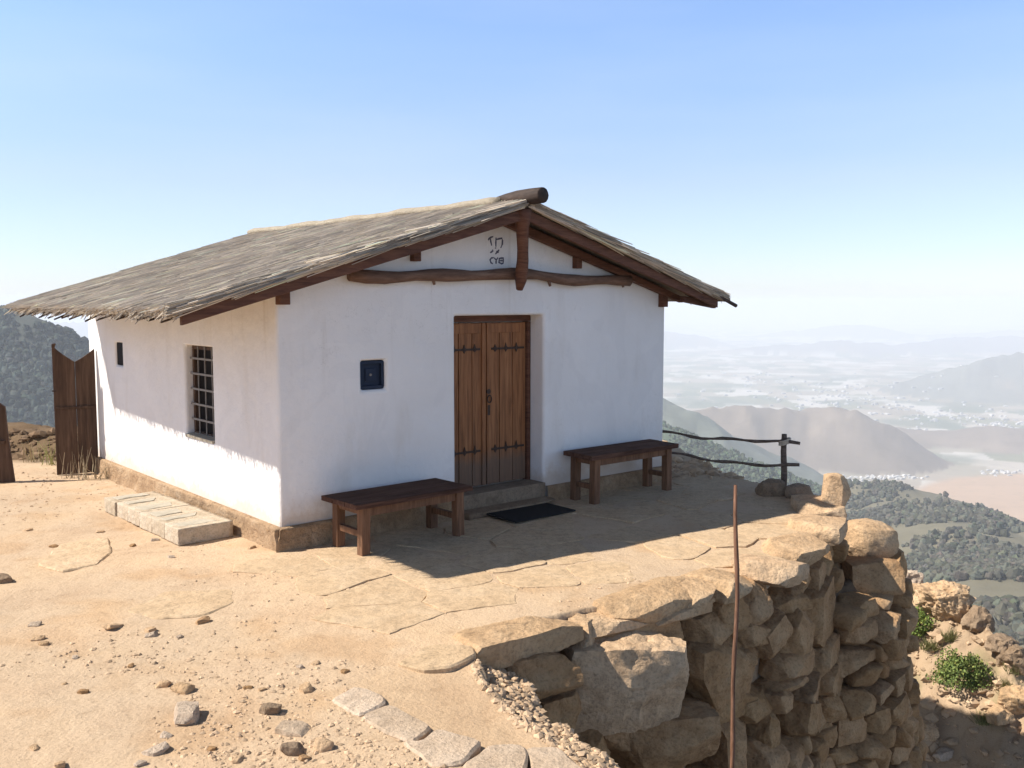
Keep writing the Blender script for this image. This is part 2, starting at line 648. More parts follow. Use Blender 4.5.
def ground_col(V):
    x, y = V[:, 0], V[:, 1]
    c = np.tile(SAND, (len(V), 1))
    n = fbm2(x * .7, y * .7, 4, 21)[:, None]
    c = c * (1 + .13 * n) + np.array([.03, .0, -.02]) * n
    g = fbm2(x * 2.4 + 9, y * 2.4, 4, 23)[:, None]
    c = np.where(g > .12, c * (1 - np.clip((g - .12) * 3, 0, 1) * np.array([.07, .13, .20])), c)
    pf = smooth(.10, -.05, np.where(in_poly(x, y, PATH_FILL), -1, 1) * poly_dist(x, y, PATH_FILL, True))[:, None]
    c = c * (1 - pf) + pf * np.array([.54, .375, .225])
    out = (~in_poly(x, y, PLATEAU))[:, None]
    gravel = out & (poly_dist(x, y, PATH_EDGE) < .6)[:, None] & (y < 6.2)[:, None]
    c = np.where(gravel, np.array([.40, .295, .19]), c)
    c = np.where(out & ~gravel, np.array([.15, .10, .06]), c)  # wall core, darkened in colour to stand for shade in the gaps
    bk = (smooth(12.7, 13.2, y + .3 * fbm2(x * 2, y * 2, 3, 25)) * smooth(-3.9, -4.6, x))[:, None]
    return c * (1 - bk) + bk * np.array([.17, .11, .06])


xs = np.concatenate([np.arange(-16, -7.5, .14), np.arange(-7.5, 4.8, .042)])
ys = np.concatenate([np.arange(-4, 3.2, .16), np.arange(3.2, 12.4, .042), np.arange(12.4, 19, .09)])
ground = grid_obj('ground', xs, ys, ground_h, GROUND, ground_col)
tag(ground, 'bare sandy earth of the yard around the house', kind='structure')


def hill_col(V):
    x, y = V[:, 0], V[:, 1]
    n = fbm2(x * 1.1, y * 1.1, 4, 31)[:, None]
    c = np.array([.40, .285, .18]) * (1 + .25 * n)
    g = (smooth(.1, .4, fbm2(x * 1.7, y * 1.7, 5, 33)))[:, None] * .45
    return c * (1 - g) + g * np.array([.20, .19, .085])


hs = grid_obj('hillside', np.concatenate([np.arange(2.6, 12, .05), np.arange(12, 26, .4)]), np.concatenate([np.arange(6, 10, .3), np.arange(10, 19, .05), np.arange(19, 34, .4)]),
              lambda x, y: hill_h(x, y) - .03 - np.where(x < 4.6, (4.6 - x) * .8, 0), GROUND, hill_col)
tag(hs, 'rocky dry hillside below the terrace', kind='structure')

# ------------------------------------------------------------------ paving slabs
def clip_half(poly, m, n):
    out = []
    for i in range(len(poly)):
        a, b = poly[i], poly[(i + 1) % len(poly)]
        da, db = (a - m) @ n, (b - m) @ n
        if da <= 0: out.append(a)
        if da * db < 0:
            out.append(a + (b - a) * (da / (da - db)))
    return out


def slab_outline(poly, shrink, seed, step=.07, jit=.012, soft=1):
    c = sum(poly) / len(poly)
    pts = []
    for i in range(len(poly)):
        a, b = poly[i], poly[(i + 1) % len(poly)]
        L = np.linalg.norm(b - a)
        k = max(1, int(L / step))
        for j in range(k):
            pts.append(a + (b - a) * j / k)
    pts = np.array(pts)
    d = pts - c
    r = np.linalg.norm(d, axis=1, keepdims=True)
    pts = c + d * (1 - shrink / np.maximum(r, .05))
    # round the corners off, then roughen
    for _ in range(soft):
        pts = pts * .5 + (np.roll(pts, 1, 0) + np.roll(pts, -1, 0)) * .25
    q = np.stack([pts[:, 0] * 7, pts[:, 1] * 7, np.full(len(pts), seed * 1.7)], -1)
    return pts + np.stack([fbm3(q, 3, 41), fbm3(q, 3, 47)], -1) * jit * 2.2


def slab_mesh(V, F3, F4, out, z0, z1, tx, ty, bev=.012):
    n = len(out)
    c = out.mean(0)
    d = out - c
    r = np.linalg.norm(d, axis=1, keepdims=True)
    rings = [(0, z0), (0, z1 - bev * .7), (bev, z1), (.06, z1 + .002)]
    b = len(V)
    for s, z in rings:
        p = c + d * (1 - s / np.maximum(r, .08))
        zz = z + tx * (p[:, 0] - c[0]) + ty * (p[:, 1] - c[1]) if z > z0 else np.full(n, z)
        if s > 0:
            zz = zz + .006 * fbm2(p[:, 0] * 6, p[:, 1] * 6, 3, 51)
        V.extend(np.column_stack([p, zz]).tolist())
    V.append([c[0], c[1], z1 + .003])
    for k in range(len(rings) - 1):
        for i in range(n):
            j = (i + 1) % n
            F4.append([b + k * n + i, b + k * n + j, b + (k + 1) * n + j, b + (k + 1) * n + i])
    for i in range(n):
        F3.append([b + 3 * n + i, b + 3 * n + (i + 1) % n, b + 4 * n])


sites = []
tries = 0
while tries < 16000:
    tries += 1
    s_, v_ = random.uniform(-1.8, 8.0), random.uniform(-5, .8)
    p = HPt(s_, v_)[:2]
    big = .50 if v_ < -1.2 else .48
    if all(np.hypot(*((p - q) * (1, 1))) > big for q in sites):
        sites.append(p)
V, F3, F4 = [], [], []
inner = np.array([0, 0])
for i, p in enumerate(sites):
    s_, v_ = to_sv((*p, 0))
    if v_ > -.12 or s_ < -.45 or s_ > 7.2: continue
    if not in_poly(np.array([p[0]]), np.array([p[1]]), PLATEAU)[0]: continue
    if poly_dist(np.array([p[0]]), np.array([p[1]]), WALL_TOP)[0] < .34: continue
    if v_ < -2.45 and s_ < 1.6: continue
    if v_ < -1.0 and random.random() < .15: continue
    poly = [p + np.array(o) for o in ((-1, -1), (1, -1), (1, 1), (-1, 1))]
    for j, q in enumerate(sites):
        if j != i and np.hypot(*(p - q)) < 2:
            poly = clip_half(poly, (p + q) / 2, q - p)
    hp = HPt(2.5, -.06)[:2]
    poly = clip_half(poly, hp, VX[:2])
    if len(poly) < 3: continue
    out = slab_outline(poly, random.choice((.006, .010, .018)), i, .06, .016, random.choice((0, 0, 1)))
    slab_mesh(V, F3, F4, out, -.05, random.uniform(.003, .013), random.uniform(-.012, .012), random.uniform(-.007, .007), .004)
pv = np_obj('paving', V, [np.array(F3), np.array(F4)], SLAB, smooth_=False)
tag(pv, 'worn flagstone paving of the terrace', kind='structure')


def flag(pxs, label, group=None, z=.018, mat=SLAB, name='flagstone', seed=0, cat='flagstone', thick=.06):
    poly = [G(*p)[:2] for p in pxs]
    c = sum(poly) / len(poly)
    gz = float(ground_h(np.array([c[0]]), np.array([c[1]]))[0])
    V, F3, F4 = [], [], []
    out = slab_outline([p - c for p in poly], .0, seed + 3, .04, .010)
    slab_mesh(V, F3, F4, out, -thick, z, random.uniform(-.01, .01), random.uniform(-.01, .01), .014)
    o = np_obj(name, V, [np.array(F3), np.array(F4)], mat, loc=(c[0], c[1], gz), smooth_=False)
    return tag(o, label, cat, group)


flag(((125, 612), (165, 592), (232, 590), (236, 603), (205, 616), (150, 619)), 'broad pale flagstone half sunk in the bare earth of the yard', seed=1, z=.012)
flag(((38, 566), (60, 545), (108, 538), (112, 553), (96, 566), (62, 573)), 'cracked thin flagstone sunk in earth left of the stone step', seed=2, z=.014)
flag(((398, 664), (430, 645), (472, 646), (478, 656), (452, 668), (424, 671)), 'tan flagstone at the head of the path beside the wall end', seed=4, z=.03)
flag(((330, 701), (352, 687), (384, 696), (389, 704), (358, 717)), 'uppermost pale edging stone of the sloping path', 'edging stones of the path', seed=5, z=.018, mat=EDGE, name='edging_stone', cat='edging stone')
flag(((360, 717), (391, 704), (434, 727), (416, 743), (384, 733)), 'second pale edging stone down the path, between two cracks', 'edging stones of the path', seed=6, z=.020, mat=EDGE, name='edging_stone', cat='edging stone')
flag(((402, 742), (418, 743), (436, 729), (484, 742), (462, 763), (430, 768)), 'third pale edging stone down the path with chipped corner', 'edging stones of the path', seed=7, z=.024, mat=EDGE, name='edging_stone', cat='edging stone')
flag(((462, 765), (486, 743), (522, 742), (530, 760), (516, 782), (478, 790)), 'large rough edging stone at the foot of the path left of the last one', 'edging stones of the path', seed=8, z=.03, mat=EDGE, name='edging_stone', cat='edging stone')
flag(((524, 743), (560, 742), (588, 768), (560, 790), (522, 780), (532, 760)), 'last rough edging stone of the path, nearest the stone wall', 'edging stones of the path', seed=9, z=.04, mat=EDGE, name='edging_stone', cat='edging stone')

# ------------------------------------------------------------------ rocks on the ground
def rock_obj(name, loc, size, seed, mat, label=None, cat=None, group=None, rot=(0, 0, 0), n=10, sink=.25, parent=None, **kw):
    q, f = rock(size, seed, n, **kw)
    q = q @ np.array(Euler(rot).to_matrix()).T
    o = np_obj(name, q, f, mat, parent=parent, loc=loc, smooth_=True, sharp=R(24))
    if label: tag(o, label, cat, group)
    return o


def ground_rock(px, py, wpx, hr, label, mat=ROCK, group=None, seed=0, name='rock', flatten=.6, cat='rock'):
    p = G(px, py)
    gz = float(ground_h(np.array([p[0]]), np.array([p[1]]))[0])
    w = wpx * p[1] / FPX / 2
    sz = (w, w * .75, w * hr)
    return rock_obj(name, (p[0], p[1], gz + sz[2] * .30), sz, 100 + seed, mat, label, cat, group,
                    rot=(random.uniform(-.2, .2), random.uniform(-.2, .2), random.uniform(0, 3)), n=9, rnd=.3, cuts=9, amp=.12)


ground_rock(186, 718, 34, .62, 'largest pale angular rock lying on the earth at lower left', ROCK_PALE, seed=1)
ground_rock(166, 735, 14, .4, 'small flat white stone just below the largest pale rock', ROCK_PALE, seed=2)
ground_rock(156, 751, 26, .35, 'flat pale stone near the bottom left, below the white stone', ROCK_PALE, seed=3)
ground_rock(182, 690, 22, .55, 'tan rock with dark underside above the largest pale rock', ROCK_CAP, seed=4)
ground_rock(163, 685, 15, .5, 'smaller tan rock left of the rock with dark underside', ROCK_CAP, seed=5)
ground_rock(269, 712, 22, .6, 'dark brown clod of stone left of the path edging', ROCK_DARK, seed=6)  # tan stone, its shade put into the dark material
ground_rock(294, 730, 34, .28, 'flat pinkish stone lying left of the second edging stone', EDGE, seed=7)
ground_rock(292, 752, 24, .6, 'dark jagged rock at the bottom below the flat pinkish stone', ROCK_DARK, seed=8)  # tan rock too, darkened in colour for its shade
ground_rock(322, 748, 22, .6, 'brown jagged rock right of the dark jagged rock', ROCK_CAP, seed=9)
ground_rock(306, 690, 16, .5, 'small tan rock above the path edging', ROCK_CAP, seed=10)
ground_rock(3, 582, 20, .6, 'brown rock on the earth cut by the left picture edge', ROCK_DARK, seed=11)  # dark material carries the shade of a tan rock
ground_rock(112, 629, 20, .3, 'flat brown stone alone on the open earth', ROCK_CAP, seed=12)
for i, (a, b, w) in enumerate(((35, 627, 12), (38, 641, 13), (44, 646, 9), (150, 631, 12), (151, 636, 14), (203, 622, 15), (171, 557, 7), (251, 548, 9),
                               (75, 658, 8), (83, 692, 11), (131, 666, 8), (64, 684, 6), (225, 727, 8), (248, 688, 10), (180, 638, 7), (28, 530, 8),
                               (54, 546, 9), (155, 540, 8), (60, 766, 14), (140, 764, 12), (238, 760, 14), (305, 758, 14), (262, 690, 8), (345, 672, 10),
                               (300, 668, 8), (316, 664, 9), (212, 748, 9), (100, 531, 8), (133, 545, 7), (35, 748, 10))):
    ground_rock(a, b, w, random.uniform(.3, .55), 'small loose stone lying on the sandy yard', random.choice((ROCK_CAP, ROCK_CAP, ROCK, ROCK_PALE)),
                'small loose stones scattered on the yard', seed=30 + i, name='loose_stone', cat='stone')


def pebbles(name, n, sampler, smin, smax, mat, label, base_tone=SAND):
    base = np.array([(0, 0, 1), (.9, 0, .35), (.28, .85, .35), (-.72, .53, .35), (-.72, -.53, .35), (.28, -.85, .35),
                     (.72, .53, -.4), (-.28, .85, -.4), (-.9, 0, -.4), (-.28, -.85, -.4), (.72, -.53, -.4), (0, 0, -1)])
    fc = np.array([(0, 1, 2), (0, 2, 3), (0, 3, 4), (0, 4, 5), (0, 5, 1), (1, 6, 2), (2, 7, 3), (3, 8, 4), (4, 9, 5), (5, 10, 1),
                   (6, 7, 2), (7, 8, 3), (8, 9, 4), (9, 10, 5), (10, 6, 1), (11, 7, 6), (11, 8, 7), (11, 9, 8), (11, 10, 9), (11, 6, 10)])
    P = sampler(n)
    n = len(P)
    s = smin + (smax - smin) * rng.random(n) ** 4
    q = base[None] * (1 + rng.uniform(-.32, .32, (n, 12, 1))) * s[:, None, None] * rng.uniform(.6, 1.2, (n, 1, 3)) * np.array([1, 1, .65])
    a = rng.uniform(0, 6.28, n)
    ca, sa = np.cos(a)[:, None], np.sin(a)[:, None]
    q = np.stack([q[..., 0] * ca - q[..., 1] * sa, q[..., 0] * sa + q[..., 1] * ca, q[..., 2]], -1)
    z = ground_h(P[:, 0], P[:, 1])
    q = q + np.column_stack([P, z - s * .05])[:, None, :]
    F = (fc[None] + (np.arange(n) * 12)[:, None, None]).reshape(-1, 3)
    tone = rng.uniform(.62, 1.12, (n, 1)) * base_tone * np.array([1, .97, .95])
    o = np_obj(name, q.reshape(-1, 3), F, mat, smooth_=False, col=np.repeat(tone, 12, 0))
    return tag(o, label, kind='stuff')


PEB = m_attr('pebble', .95, 40, .4)


def yard_sampler(n):
    out = []
    while len(out) < n:
        u = rng.uniform(0, 1, (n * 3, 2))
        y = 4.1 + 8.5 * u[:, 0] ** 2.0
        x = -.62 * y + u[:, 1] * (.62 * y + 1.0)
        k = fbm2(x * .9, y * .9, 4, 61) * 2.6 - .05 + .5 * np.exp(-((x + 1.75) ** 2 + (y - 5.3) ** 2) / .05) + .8 * np.exp(-((x + 1.15) ** 2 + (y - 4.9) ** 2) / .5)
        keep = (rng.random(len(x)) < k) & in_poly(x, y, PLATEAU) & ((y < 7.6) | (x < -2.6)) & (poly_dist(x, y, PATH_FILL) > .05) & ~in_poly(x, y, PATH_FILL)
        sv = (np.column_stack([x, y]) - CORNER[:2]) @ np.column_stack([UX[:2], VX[:2]])
        keep &= ~((sv[:, 0] > -.1) & (sv[:, 1] > -2.0))
        out.extend(np.column_stack([x, y])[keep].tolist())
    return np.array(out[:n])


pebbles('gravel', 6500, yard_sampler, .002, .022, PEB, 'grit and pebbles strewn over the yard')


def strip_sampler(n):
    x = rng.uniform(-.6, 1.1, n * 14)
    y = rng.uniform(4.2, 6.1, n * 14)
    k = (~in_poly(x, y, PLATEAU) & (poly_dist(x, y, PATH_EDGE) < .55)) | (poly_dist(x, y, PATH_EDGE) < .05)
    return np.column_stack([x, y])[k][:n]


pebbles('path_gravel', 7000, strip_sampler, .004, .036, PEB, 'coarse gravel between the path and the wall foot')


def back_sampler(n):
    x = rng.uniform(1.7, 2.9, n * 8)
    y = rng.uniform(11.6, 13.2, n * 8)
    k = in_poly(x, y, PLATEAU)
    return np.column_stack([x, y])[k][:n]


pebbles('edge_rubble', 260, back_sampler, .03, .11, PEB, 'low rubble along the terrace edge behind the right bench')


def clod_sampler(n):
    x = rng.uniform(-7.5, -4.4, n * 3)
    y = 13.0 + np.abs(rng.normal(0, .55, n * 3)) - (x + 6.5) * .12
    return np.column_stack([x, y])[:n]


pebbles('bank_clods', 900, clod_sampler, .02, .12, PEB, 'clods of earth on the bank behind the gate', np.array([.20, .13, .075]))

# ------------------------------------------------------------------ dry stone retaining wall
wall = thing('retaining_wall', 'curved dry stone retaining wall of tan blocks holding up the terrace', 'stone wall', (1.45, 7.0, -2.6))
WORG = np.array([1.45, 7.0, -2.6])
BATTER = .10


def curve_len(pts):
    p = np.array(pts)
    return np.concatenate([[0], np.cumsum(np.linalg.norm(np.diff(p, axis=0), axis=1))])


def curve_at(pts, L, a):
    p = np.array(pts)
    x = np.interp(a, L, p[:, 0])
    y = np.interp(a, L, p[:, 1])
    e = .12
    t = np.array([np.interp(a + e, L, p[:, 0]) - np.interp(a - e, L, p[:, 0]), np.interp(a + e, L, p[:, 1]) - np.interp(a - e, L, p[:, 1])])
    t /= np.linalg.norm(t) + 1e-9
    return np.array([x, y]), t, np.array([t[1], -t[0]])


WL = curve_len(WALL_TOP)
BL = curve_len(BULGE)
stone_boxes = []
nstone = 0


def put_stone(pts, L, a, z, w, h, dep, outw, seed, tilt=0.0, mat=ROCK, as_part=True, n=10, rnd=.28, cuts=8, yaw=0.0, amp=.10, name='stone'):
    p, t, nrm = curve_at(pts, L, a)
    off = outw - dep / 2 + BATTER * max(-z, 0)
    c = np.array([p[0] + nrm[0] * off, p[1] + nrm[1] * off, z])
    q, f = rock((w / 2, dep / 2, h / 2), seed, n, rnd=rnd, cuts=cuts, amp=amp, fine=.05)
    ct, st = math.cos(tilt), math.sin(tilt)
    q = np.column_stack([q[:, 0] * ct - q[:, 2] * st, q[:, 1], q[:, 0] * st + q[:, 2] * ct])
    ang = math.atan2(t[1], t[0]) + yaw
    ca, sa = math.cos(ang), math.sin(ang)
    q = np.column_stack([q[:, 0] * ca - q[:, 1] * sa, q[:, 0] * sa + q[:, 1] * ca, q[:, 2]])
    if as_part:
        return np_obj(name, q, f, mat, parent=wall, loc=c - WORG, sharp=R(24))
    return q + c - WORG, f


YAWS = {9: -.42, 18: -.42, 1: -.16, 4: -.2, 13: -.5, 23: -.4, 12: .06, 8: -.05}


def stone_px(x0, x1, y0, y1, dep=.45, outw=0.0, seed=0, tilt=0.0, pts=WALL_TOP, L=WL, **kw):
    """stone whose face fills a pixel rectangle of the photograph, set on the wall's surface"""
    cx, cy = (x0 + x1) / 2, (y0 + y1) / 2
    best = None
    for a in np.arange(0.02, 6.0, .02):
        p, t, nrm = curve_at(pts, L, a)
        if nrm[1] > .35: continue
        z = -.2
        for _ in range(4):
            off = outw + BATTER * max(-z, 0)
            yy = p[1] + nrm[1] * off
            r = ray(cx, cy)
            z = EYE + r[2] * yy / r[1]
        q = (p[0] + nrm[0] * off, yy, z)
        e = abs(proj(q)[0] - cx)
        if best is None or e < best[0]:
            best = (e, a, z, q, t, nrm)
    e, a, z, q, t, nrm = best
    d = q[1] * CP - (q[2] - EYE) * SP
    w = (x1 - x0) * d / FPX / max(abs(t[0]), .55)
    h = (y1 - y0) * d / FPX / math.cos(PITCH + math.atan((cy - 384) / FPX))
    stone_boxes.append((x0, x1, y0, y1))
    return put_stone(pts, L, a, z, w * 1.04, h * 1.05, dep, outw, seed, tilt, n=28, mat=ROCK_CAP if seed - 300 in (0, 4, 5, 6, 7, 9) else ROCK, yaw=YAWS.get(seed - 300, 0.0), **kw)  # stones meant to look sunlit take the paler copy


FRONT = [  # x0, x1, y0, y1, depth, face offset, tilt
    (486, 586, 636, 665, .40, .05, .02), (514, 586, 664, 702, .45, .15, -.02), (486, 522, 660, 694, .40, -.04, .5),
    (540, 592, 700, 746, .45, .06, 0), (583, 604, 626, 654, .35, .02, 0), (588, 662, 622, 638, .42, .05, -.03),
    (620, 724, 597, 617, .42, .06, .08), (655, 720, 607, 624, .42, .09, .10), (588, 706, 622, 656, .50, .03, .05),
    (590, 698, 650, 732, .55, .20, -.06), (698, 752, 618, 650, .45, .03, .04), (722, 754, 588, 642, .40, .05, .9),
    (694, 788, 642, 704, .55, .07, .02), (748, 786, 588, 630, .45, .07, -.15), (740, 778, 624, 649, .40, .05, -.1),
    (768, 804, 618, 650, .40, .05, .5), (604, 686, 712, 744, .50, .06, .05), (680, 778, 698, 724, .45, .03, .02),
    (636, 734, 722, 782, .62, .20, .04), (732, 792, 702, 724, .45, .05, 0), (726, 766, 722, 778, .46, .09, .1),
    (760, 792, 716, 754, .40, .07, .4), (570, 614, 744, 794, .55, .12, .2), (784, 818, 590, 618, .36, .03, .1),
    (786, 832, 610, 658, .40, .07, .75), (782, 824, 652, 680, .40, .06, .1), (782, 820, 676, 694, .36, .05, .05),
    (776, 808, 692, 718, .36, .05, -.1), (588, 614, 728, 762, .45, .02, 0), (810, 848, 588, 642, .40, .06, .2),
    (762, 794, 746, 784, .40, .11, .1), (804, 836, 688, 714, .36, .06, .2), (804, 830, 706, 742, .36, .10, -.3), (816, 852, 640, 670, .36, .07, .3),
    (824, 854, 668, 696, .36, .07, -.2),
]
for i, (x0, x1, y0, y1, dp, ow, tl) in enumerate(FRONT):
    stone_px(x0, x1, y0, y1, dp, ow, 300 + i, tl, rnd=.42 if i == 9 else random.uniform(.12, .30), cuts=6 if i == 9 else random.randint(8, 13))
nstone = len(FRONT)

# cap stones along the rim, seen from above: (px along rim, pixel width, height m, depth m, tilt)
CAPS = [(700, 597, .36, .15, .50), (742, 588, .46, .17, .52), (782, 572, .56, .20, .54), (808, 551, .62, .20, .54), (822, 528, .56, .20, .52), (815, 509, .56, .22, .50)]
for i, (px, py, w, h, dp) in enumerate(CAPS):
    p = G(px, py)
    La = min(np.arange(0, WL[-1], .03), key=lambda a: np.hypot(*(curve_at(WALL_TOP, WL, a)[0] - p[:2])))
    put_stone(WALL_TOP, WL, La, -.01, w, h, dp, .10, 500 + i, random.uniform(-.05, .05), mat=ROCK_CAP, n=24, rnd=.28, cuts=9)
    nstone += 1


def covered(px, py):
    return any(x0 - 3 < px < x1 + 3 and y0 - 3 < py < y1 + 3 for x0, x1, y0, y1 in stone_boxes)


cand = []
for pts, L, ztop, a0, a1 in ((WALL_TOP, WL, -.10, 0.0, 4.9), (BULGE, BL, -.60, -.1, BL[-1])):
    z = ztop
    row = 0
    while z > -3.6:
        h = random.uniform(.13, .27)
        a = a0 + random.uniform(0, .2)
        while a < a1:
            w = random.uniform(.15, .42)
            ac = a + w / 2
            zz = z - h / 2 + random.uniform(-.03, .03)
            p, t, nrm = curve_at(pts, L, ac)
            off = .06 + BATTER * max(-zz, 0)
            c = (p[0] + nrm[0] * off, p[1] + nrm[1] * off, zz)
            px, py = proj(c)
            face = -(nrm[0] * c[0] + nrm[1] * c[1])
            if not covered(px, py) and face > -.9:
                vis = 0 if (px < 1000 and py < 800 and face > -.35) else 1
                cand.append((vis, -w * h / c[1] ** 2, pts is BULGE, ac, zz, w, h))
            a += w
        z -= h * .97
        row += 1
cand.sort()
LEFT = max(0, 99 - nstone)
RV, RF, rb = [], [], 0
for i, (vis, _, isb, ac, zz, w, h) in enumerate(cand):
    pts, L = (BULGE, BL) if isb else (WALL_TOP, WL)
    arg = dict(seed=700 + i, tilt=random.uniform(-.22, .22), rnd=random.uniform(.12, .38), cuts=random.randint(8, 14), yaw=random.uniform(-.2, .2))
    dp = random.uniform(.36, .50)
    ow = random.uniform(-.02, .10)
    if i < LEFT:
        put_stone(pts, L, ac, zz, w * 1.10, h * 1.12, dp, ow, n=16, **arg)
    else:
        q, f = put_stone(pts, L, ac, zz, w * 1.08, h * 1.10, dp, ow, n=7, as_part=False, **arg)
        RV.append(q); RF.append(f + rb); rb += len(q)
if RV:
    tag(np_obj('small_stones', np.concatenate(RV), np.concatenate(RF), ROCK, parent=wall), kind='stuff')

# loose boulders on the wall and below it
bp = D(868, 540, 9.55)
rock_obj('boulder', bp, (.27, .24, .19), 901, ROCK_CAP, 'pitted round boulder perched on the outer corner of the stone wall', 'boulder', rot=(0, .1, .2), n=18, rnd=.75, cuts=6, amp=.08)
bp = G(829, 516)
rock_obj('upright_stone', (bp[0] + .17, bp[1] + .35, .10), (.14, .12, .26), 902, ROCK_CAP, 'blunt upright stone standing behind the rim of the wall', 'stone', rot=(0, .15, .6), n=14, rnd=.3)
rock_obj('boulder', G(772, 497) + np.array([0.02, .12, .06]), (.16, .14, .12), 903, ROCK_DARK, 'dark boulder left of the foot of the rail fence post', 'boulder', n=14, rnd=.6)
rock_obj('boulder', G(800, 501) + np.array([.03, .12, .05]), (.14, .12, .11), 904, ROCK_DARK, 'dark boulder right of the foot of the rail fence post', 'boulder', rot=(0, 0, .7), n=14, rnd=.6)
for i, (x, y) in enumerate(((3.55, 9.15), (3.8, 9.6), (3.7, 10.3))):
    put = rock_obj('stone', np.array([x, y, -.5]) - WORG, (.28, .26, .16), 910 + i, ROCK, rot=(0, .1 * i, i), n=12, parent=wall)


def hz(x, y):
    return float(hill_h(np.array([x]), np.array([y]))[0])


HB = [(944, 600, 13.4, (.42, .36, .30), 'big pitted outcrop boulder on the crest of the hillside', ROCK_CAP),
      (978, 622, 13.2, (.20, .22, .24), 'dark shaded rock against the right side of the outcrop boulder', ROCK_DARK),
      (1000, 642, 12.8, (.20, .2, .14), 'small dark rock on the hillside crest right of the outcrop', ROCK_DARK),
      (1012, 655, 12.4, (.18, .2, .20), 'dark rock on the hillside crest at the right picture edge', ROCK_DARK),
      (1016, 700, 10.9, (.22, .2, .2), 'brown rock on the slope below the crest at the right edge', ROCK_CAP),
      (1000, 712, 10.5, (.16, .2, .14), 'tan rock on the slope near the shadow line', ROCK_CAP),
      (928, 728, 9.5, (.14, .13, .14), 'small tan rock in the shaded gully by the wall foot', ROCK_CAP),
      (944, 752, 9.2, (.20, .10, .08), 'long pale rock in the shaded gully by the wall foot', ROCK_PALE),
      (908, 576, 14.6, (.2, .2, .16), 'pale rock on the hillside crest beside the wall', ROCK_PALE)]
for i, (px, py, yy, sz, lb, mt) in enumerate(HB):
    p = hill_hit(px, py + 8)
    z = p[2]
    rock_obj('rock' if i else 'outcrop', (p[0], p[1], z + sz[2] * .35), sz, 930 + i, mt, lb, 'rock', rot=(0, random.uniform(-.3, .3), i), n=30 if i == 0 else 18, rnd=.15, amp=.20, cuts=15, freq=2.4, fine=.10)


def hill_sampler(n):
    x = rng.uniform(4.6, 10, n)
    y = rng.uniform(11.5, 17.5, n)
    return np.column_stack([x, y])


_gh = ground_h
ground_h = lambda x, y, detail=True: hill_h(np.asarray(x), np.asarray(y)) - .02
pebbles('hillside_scree', 4200, hill_sampler, .012, .15, PEB, 'broken stones strewn over the hillside')
ground_h = _gh

# ------------------------------------------------------------------ house
house = thing('house', 'white plastered house with straw thatched gable roof and a double wooden door', 'house', tuple(CORNER), TH)


def boxmesh(name, a, b):
    m = MB()
    m.box([(p + q) / 2 for p, q in zip(a, b)], [q - p for p, q in zip(a, b)])
    return m.build(name, PLASTER)


DO = (1.945, 3.15, .20, 2.055)      # door opening s0 s1 z0 z1
SQ = (.85, 1.12, 1.37, 1.648)       # small square window
WI = (1.40, 2.10, .80, 1.75)        # side window v0 v1 z0 z1
SLIT = (4.02, 4.27, 1.43, 1.705)
zl, zr, za = roof_top(0) - .13, roof_top(HW) - .13, RZ - .13
m = MB()
m.prism([(0, 0, -.1), (HW, 0, -.1), (HW, 0, zr), (RS, 0, za), (0, 0, zl)], (0, HL, 0))
wo = m.build('wall', PLASTER, house)
cut = [boxmesh('c', (DO[0], -.1, DO[2]), (DO[1], .30, DO[3])), boxmesh('c', (SQ[0], -.1, SQ[2]), (SQ[1], .16, SQ[3])),
       boxmesh('c', (-.1, WI[0], WI[2]), (.17, WI[1], WI[3])), boxmesh('c', (-.1, SLIT[0], SLIT[2]), (.2, SLIT[1], SLIT[3]))]
for c in cut:
    c.parent = house
    bm_ = wo.modifiers.new('b', 'BOOLEAN')
    bm_.operation = 'DIFFERENCE'
    bm_.solver = 'EXACT'
    bm_.object = c
bv = wo.modifiers.new('bev', 'BEVEL')
bv.width = .03
bv.segments = 3
bv.limit_method = 'ANGLE'
bv.angle_limit = R(40)
bpy.context.view_layer.update()
dg = bpy.context.evaluated_depsgraph_get()
me = bpy.data.meshes.new_from_object(wo.evaluated_get(dg))
wo.modifiers.clear()
wo.data = me
for c in cut:
    bpy.data.objects.remove(c)
for p in me.polygons:
    p.use_smooth = False


def plinth_strip(a, b, nrm, h, out, seed):
    """rough mud-and-stone footing along a wall line, proud of it"""
    a, b = np.array(a, float), np.array(b, float)
    L = np.linalg.norm(b - a)
    nx = int(L / .03)
    prof = [(-.02, 1.0), (.55, 1.0), (1.0, .93), (1.05, .7), (1.15, .45), (1.35, .2), (1.7, -.12)]
    V = []
    sub = []
    for i in range(len(prof) - 1):
        for k in range(3):
            f = k / 3
            sub.append((prof[i][0] * (1 - f) + prof[i + 1][0] * f, prof[i][1] * (1 - f) + prof[i + 1][1] * f))
    sub.append(prof[-1])
    for i in range(nx + 1):
        p = a + (b - a) * i / nx
        for o, zf in sub:
            V.append([p[0] + nrm[0] * o * out, p[1] + nrm[1] * o * out, zf * h])
    V = np.array(V)
    d = fbm3(V * 5 + seed, 4, 71) * .035 + (1 - 2 * np.abs(fbm3(V * np.array([9, 9, 6]) + seed, 3, 73))) * .012
    w = np.tile(np.array([min(1, max(0, (o - .3) * 2)) for o, _ in sub]), nx + 1)
    V[:, 0] += nrm[0] * d * w
    V[:, 1] += nrm[1] * d * w
    V[:, 2] += d * .5 * w
    m_ = len(sub)
    i = np.arange(nx)[:, None] * m_ + np.arange(m_ - 1)[None]
    F = np.stack([i, i + m_, i + m_ + 1, i + 1], -1).reshape(-1, 4)
    return V, F


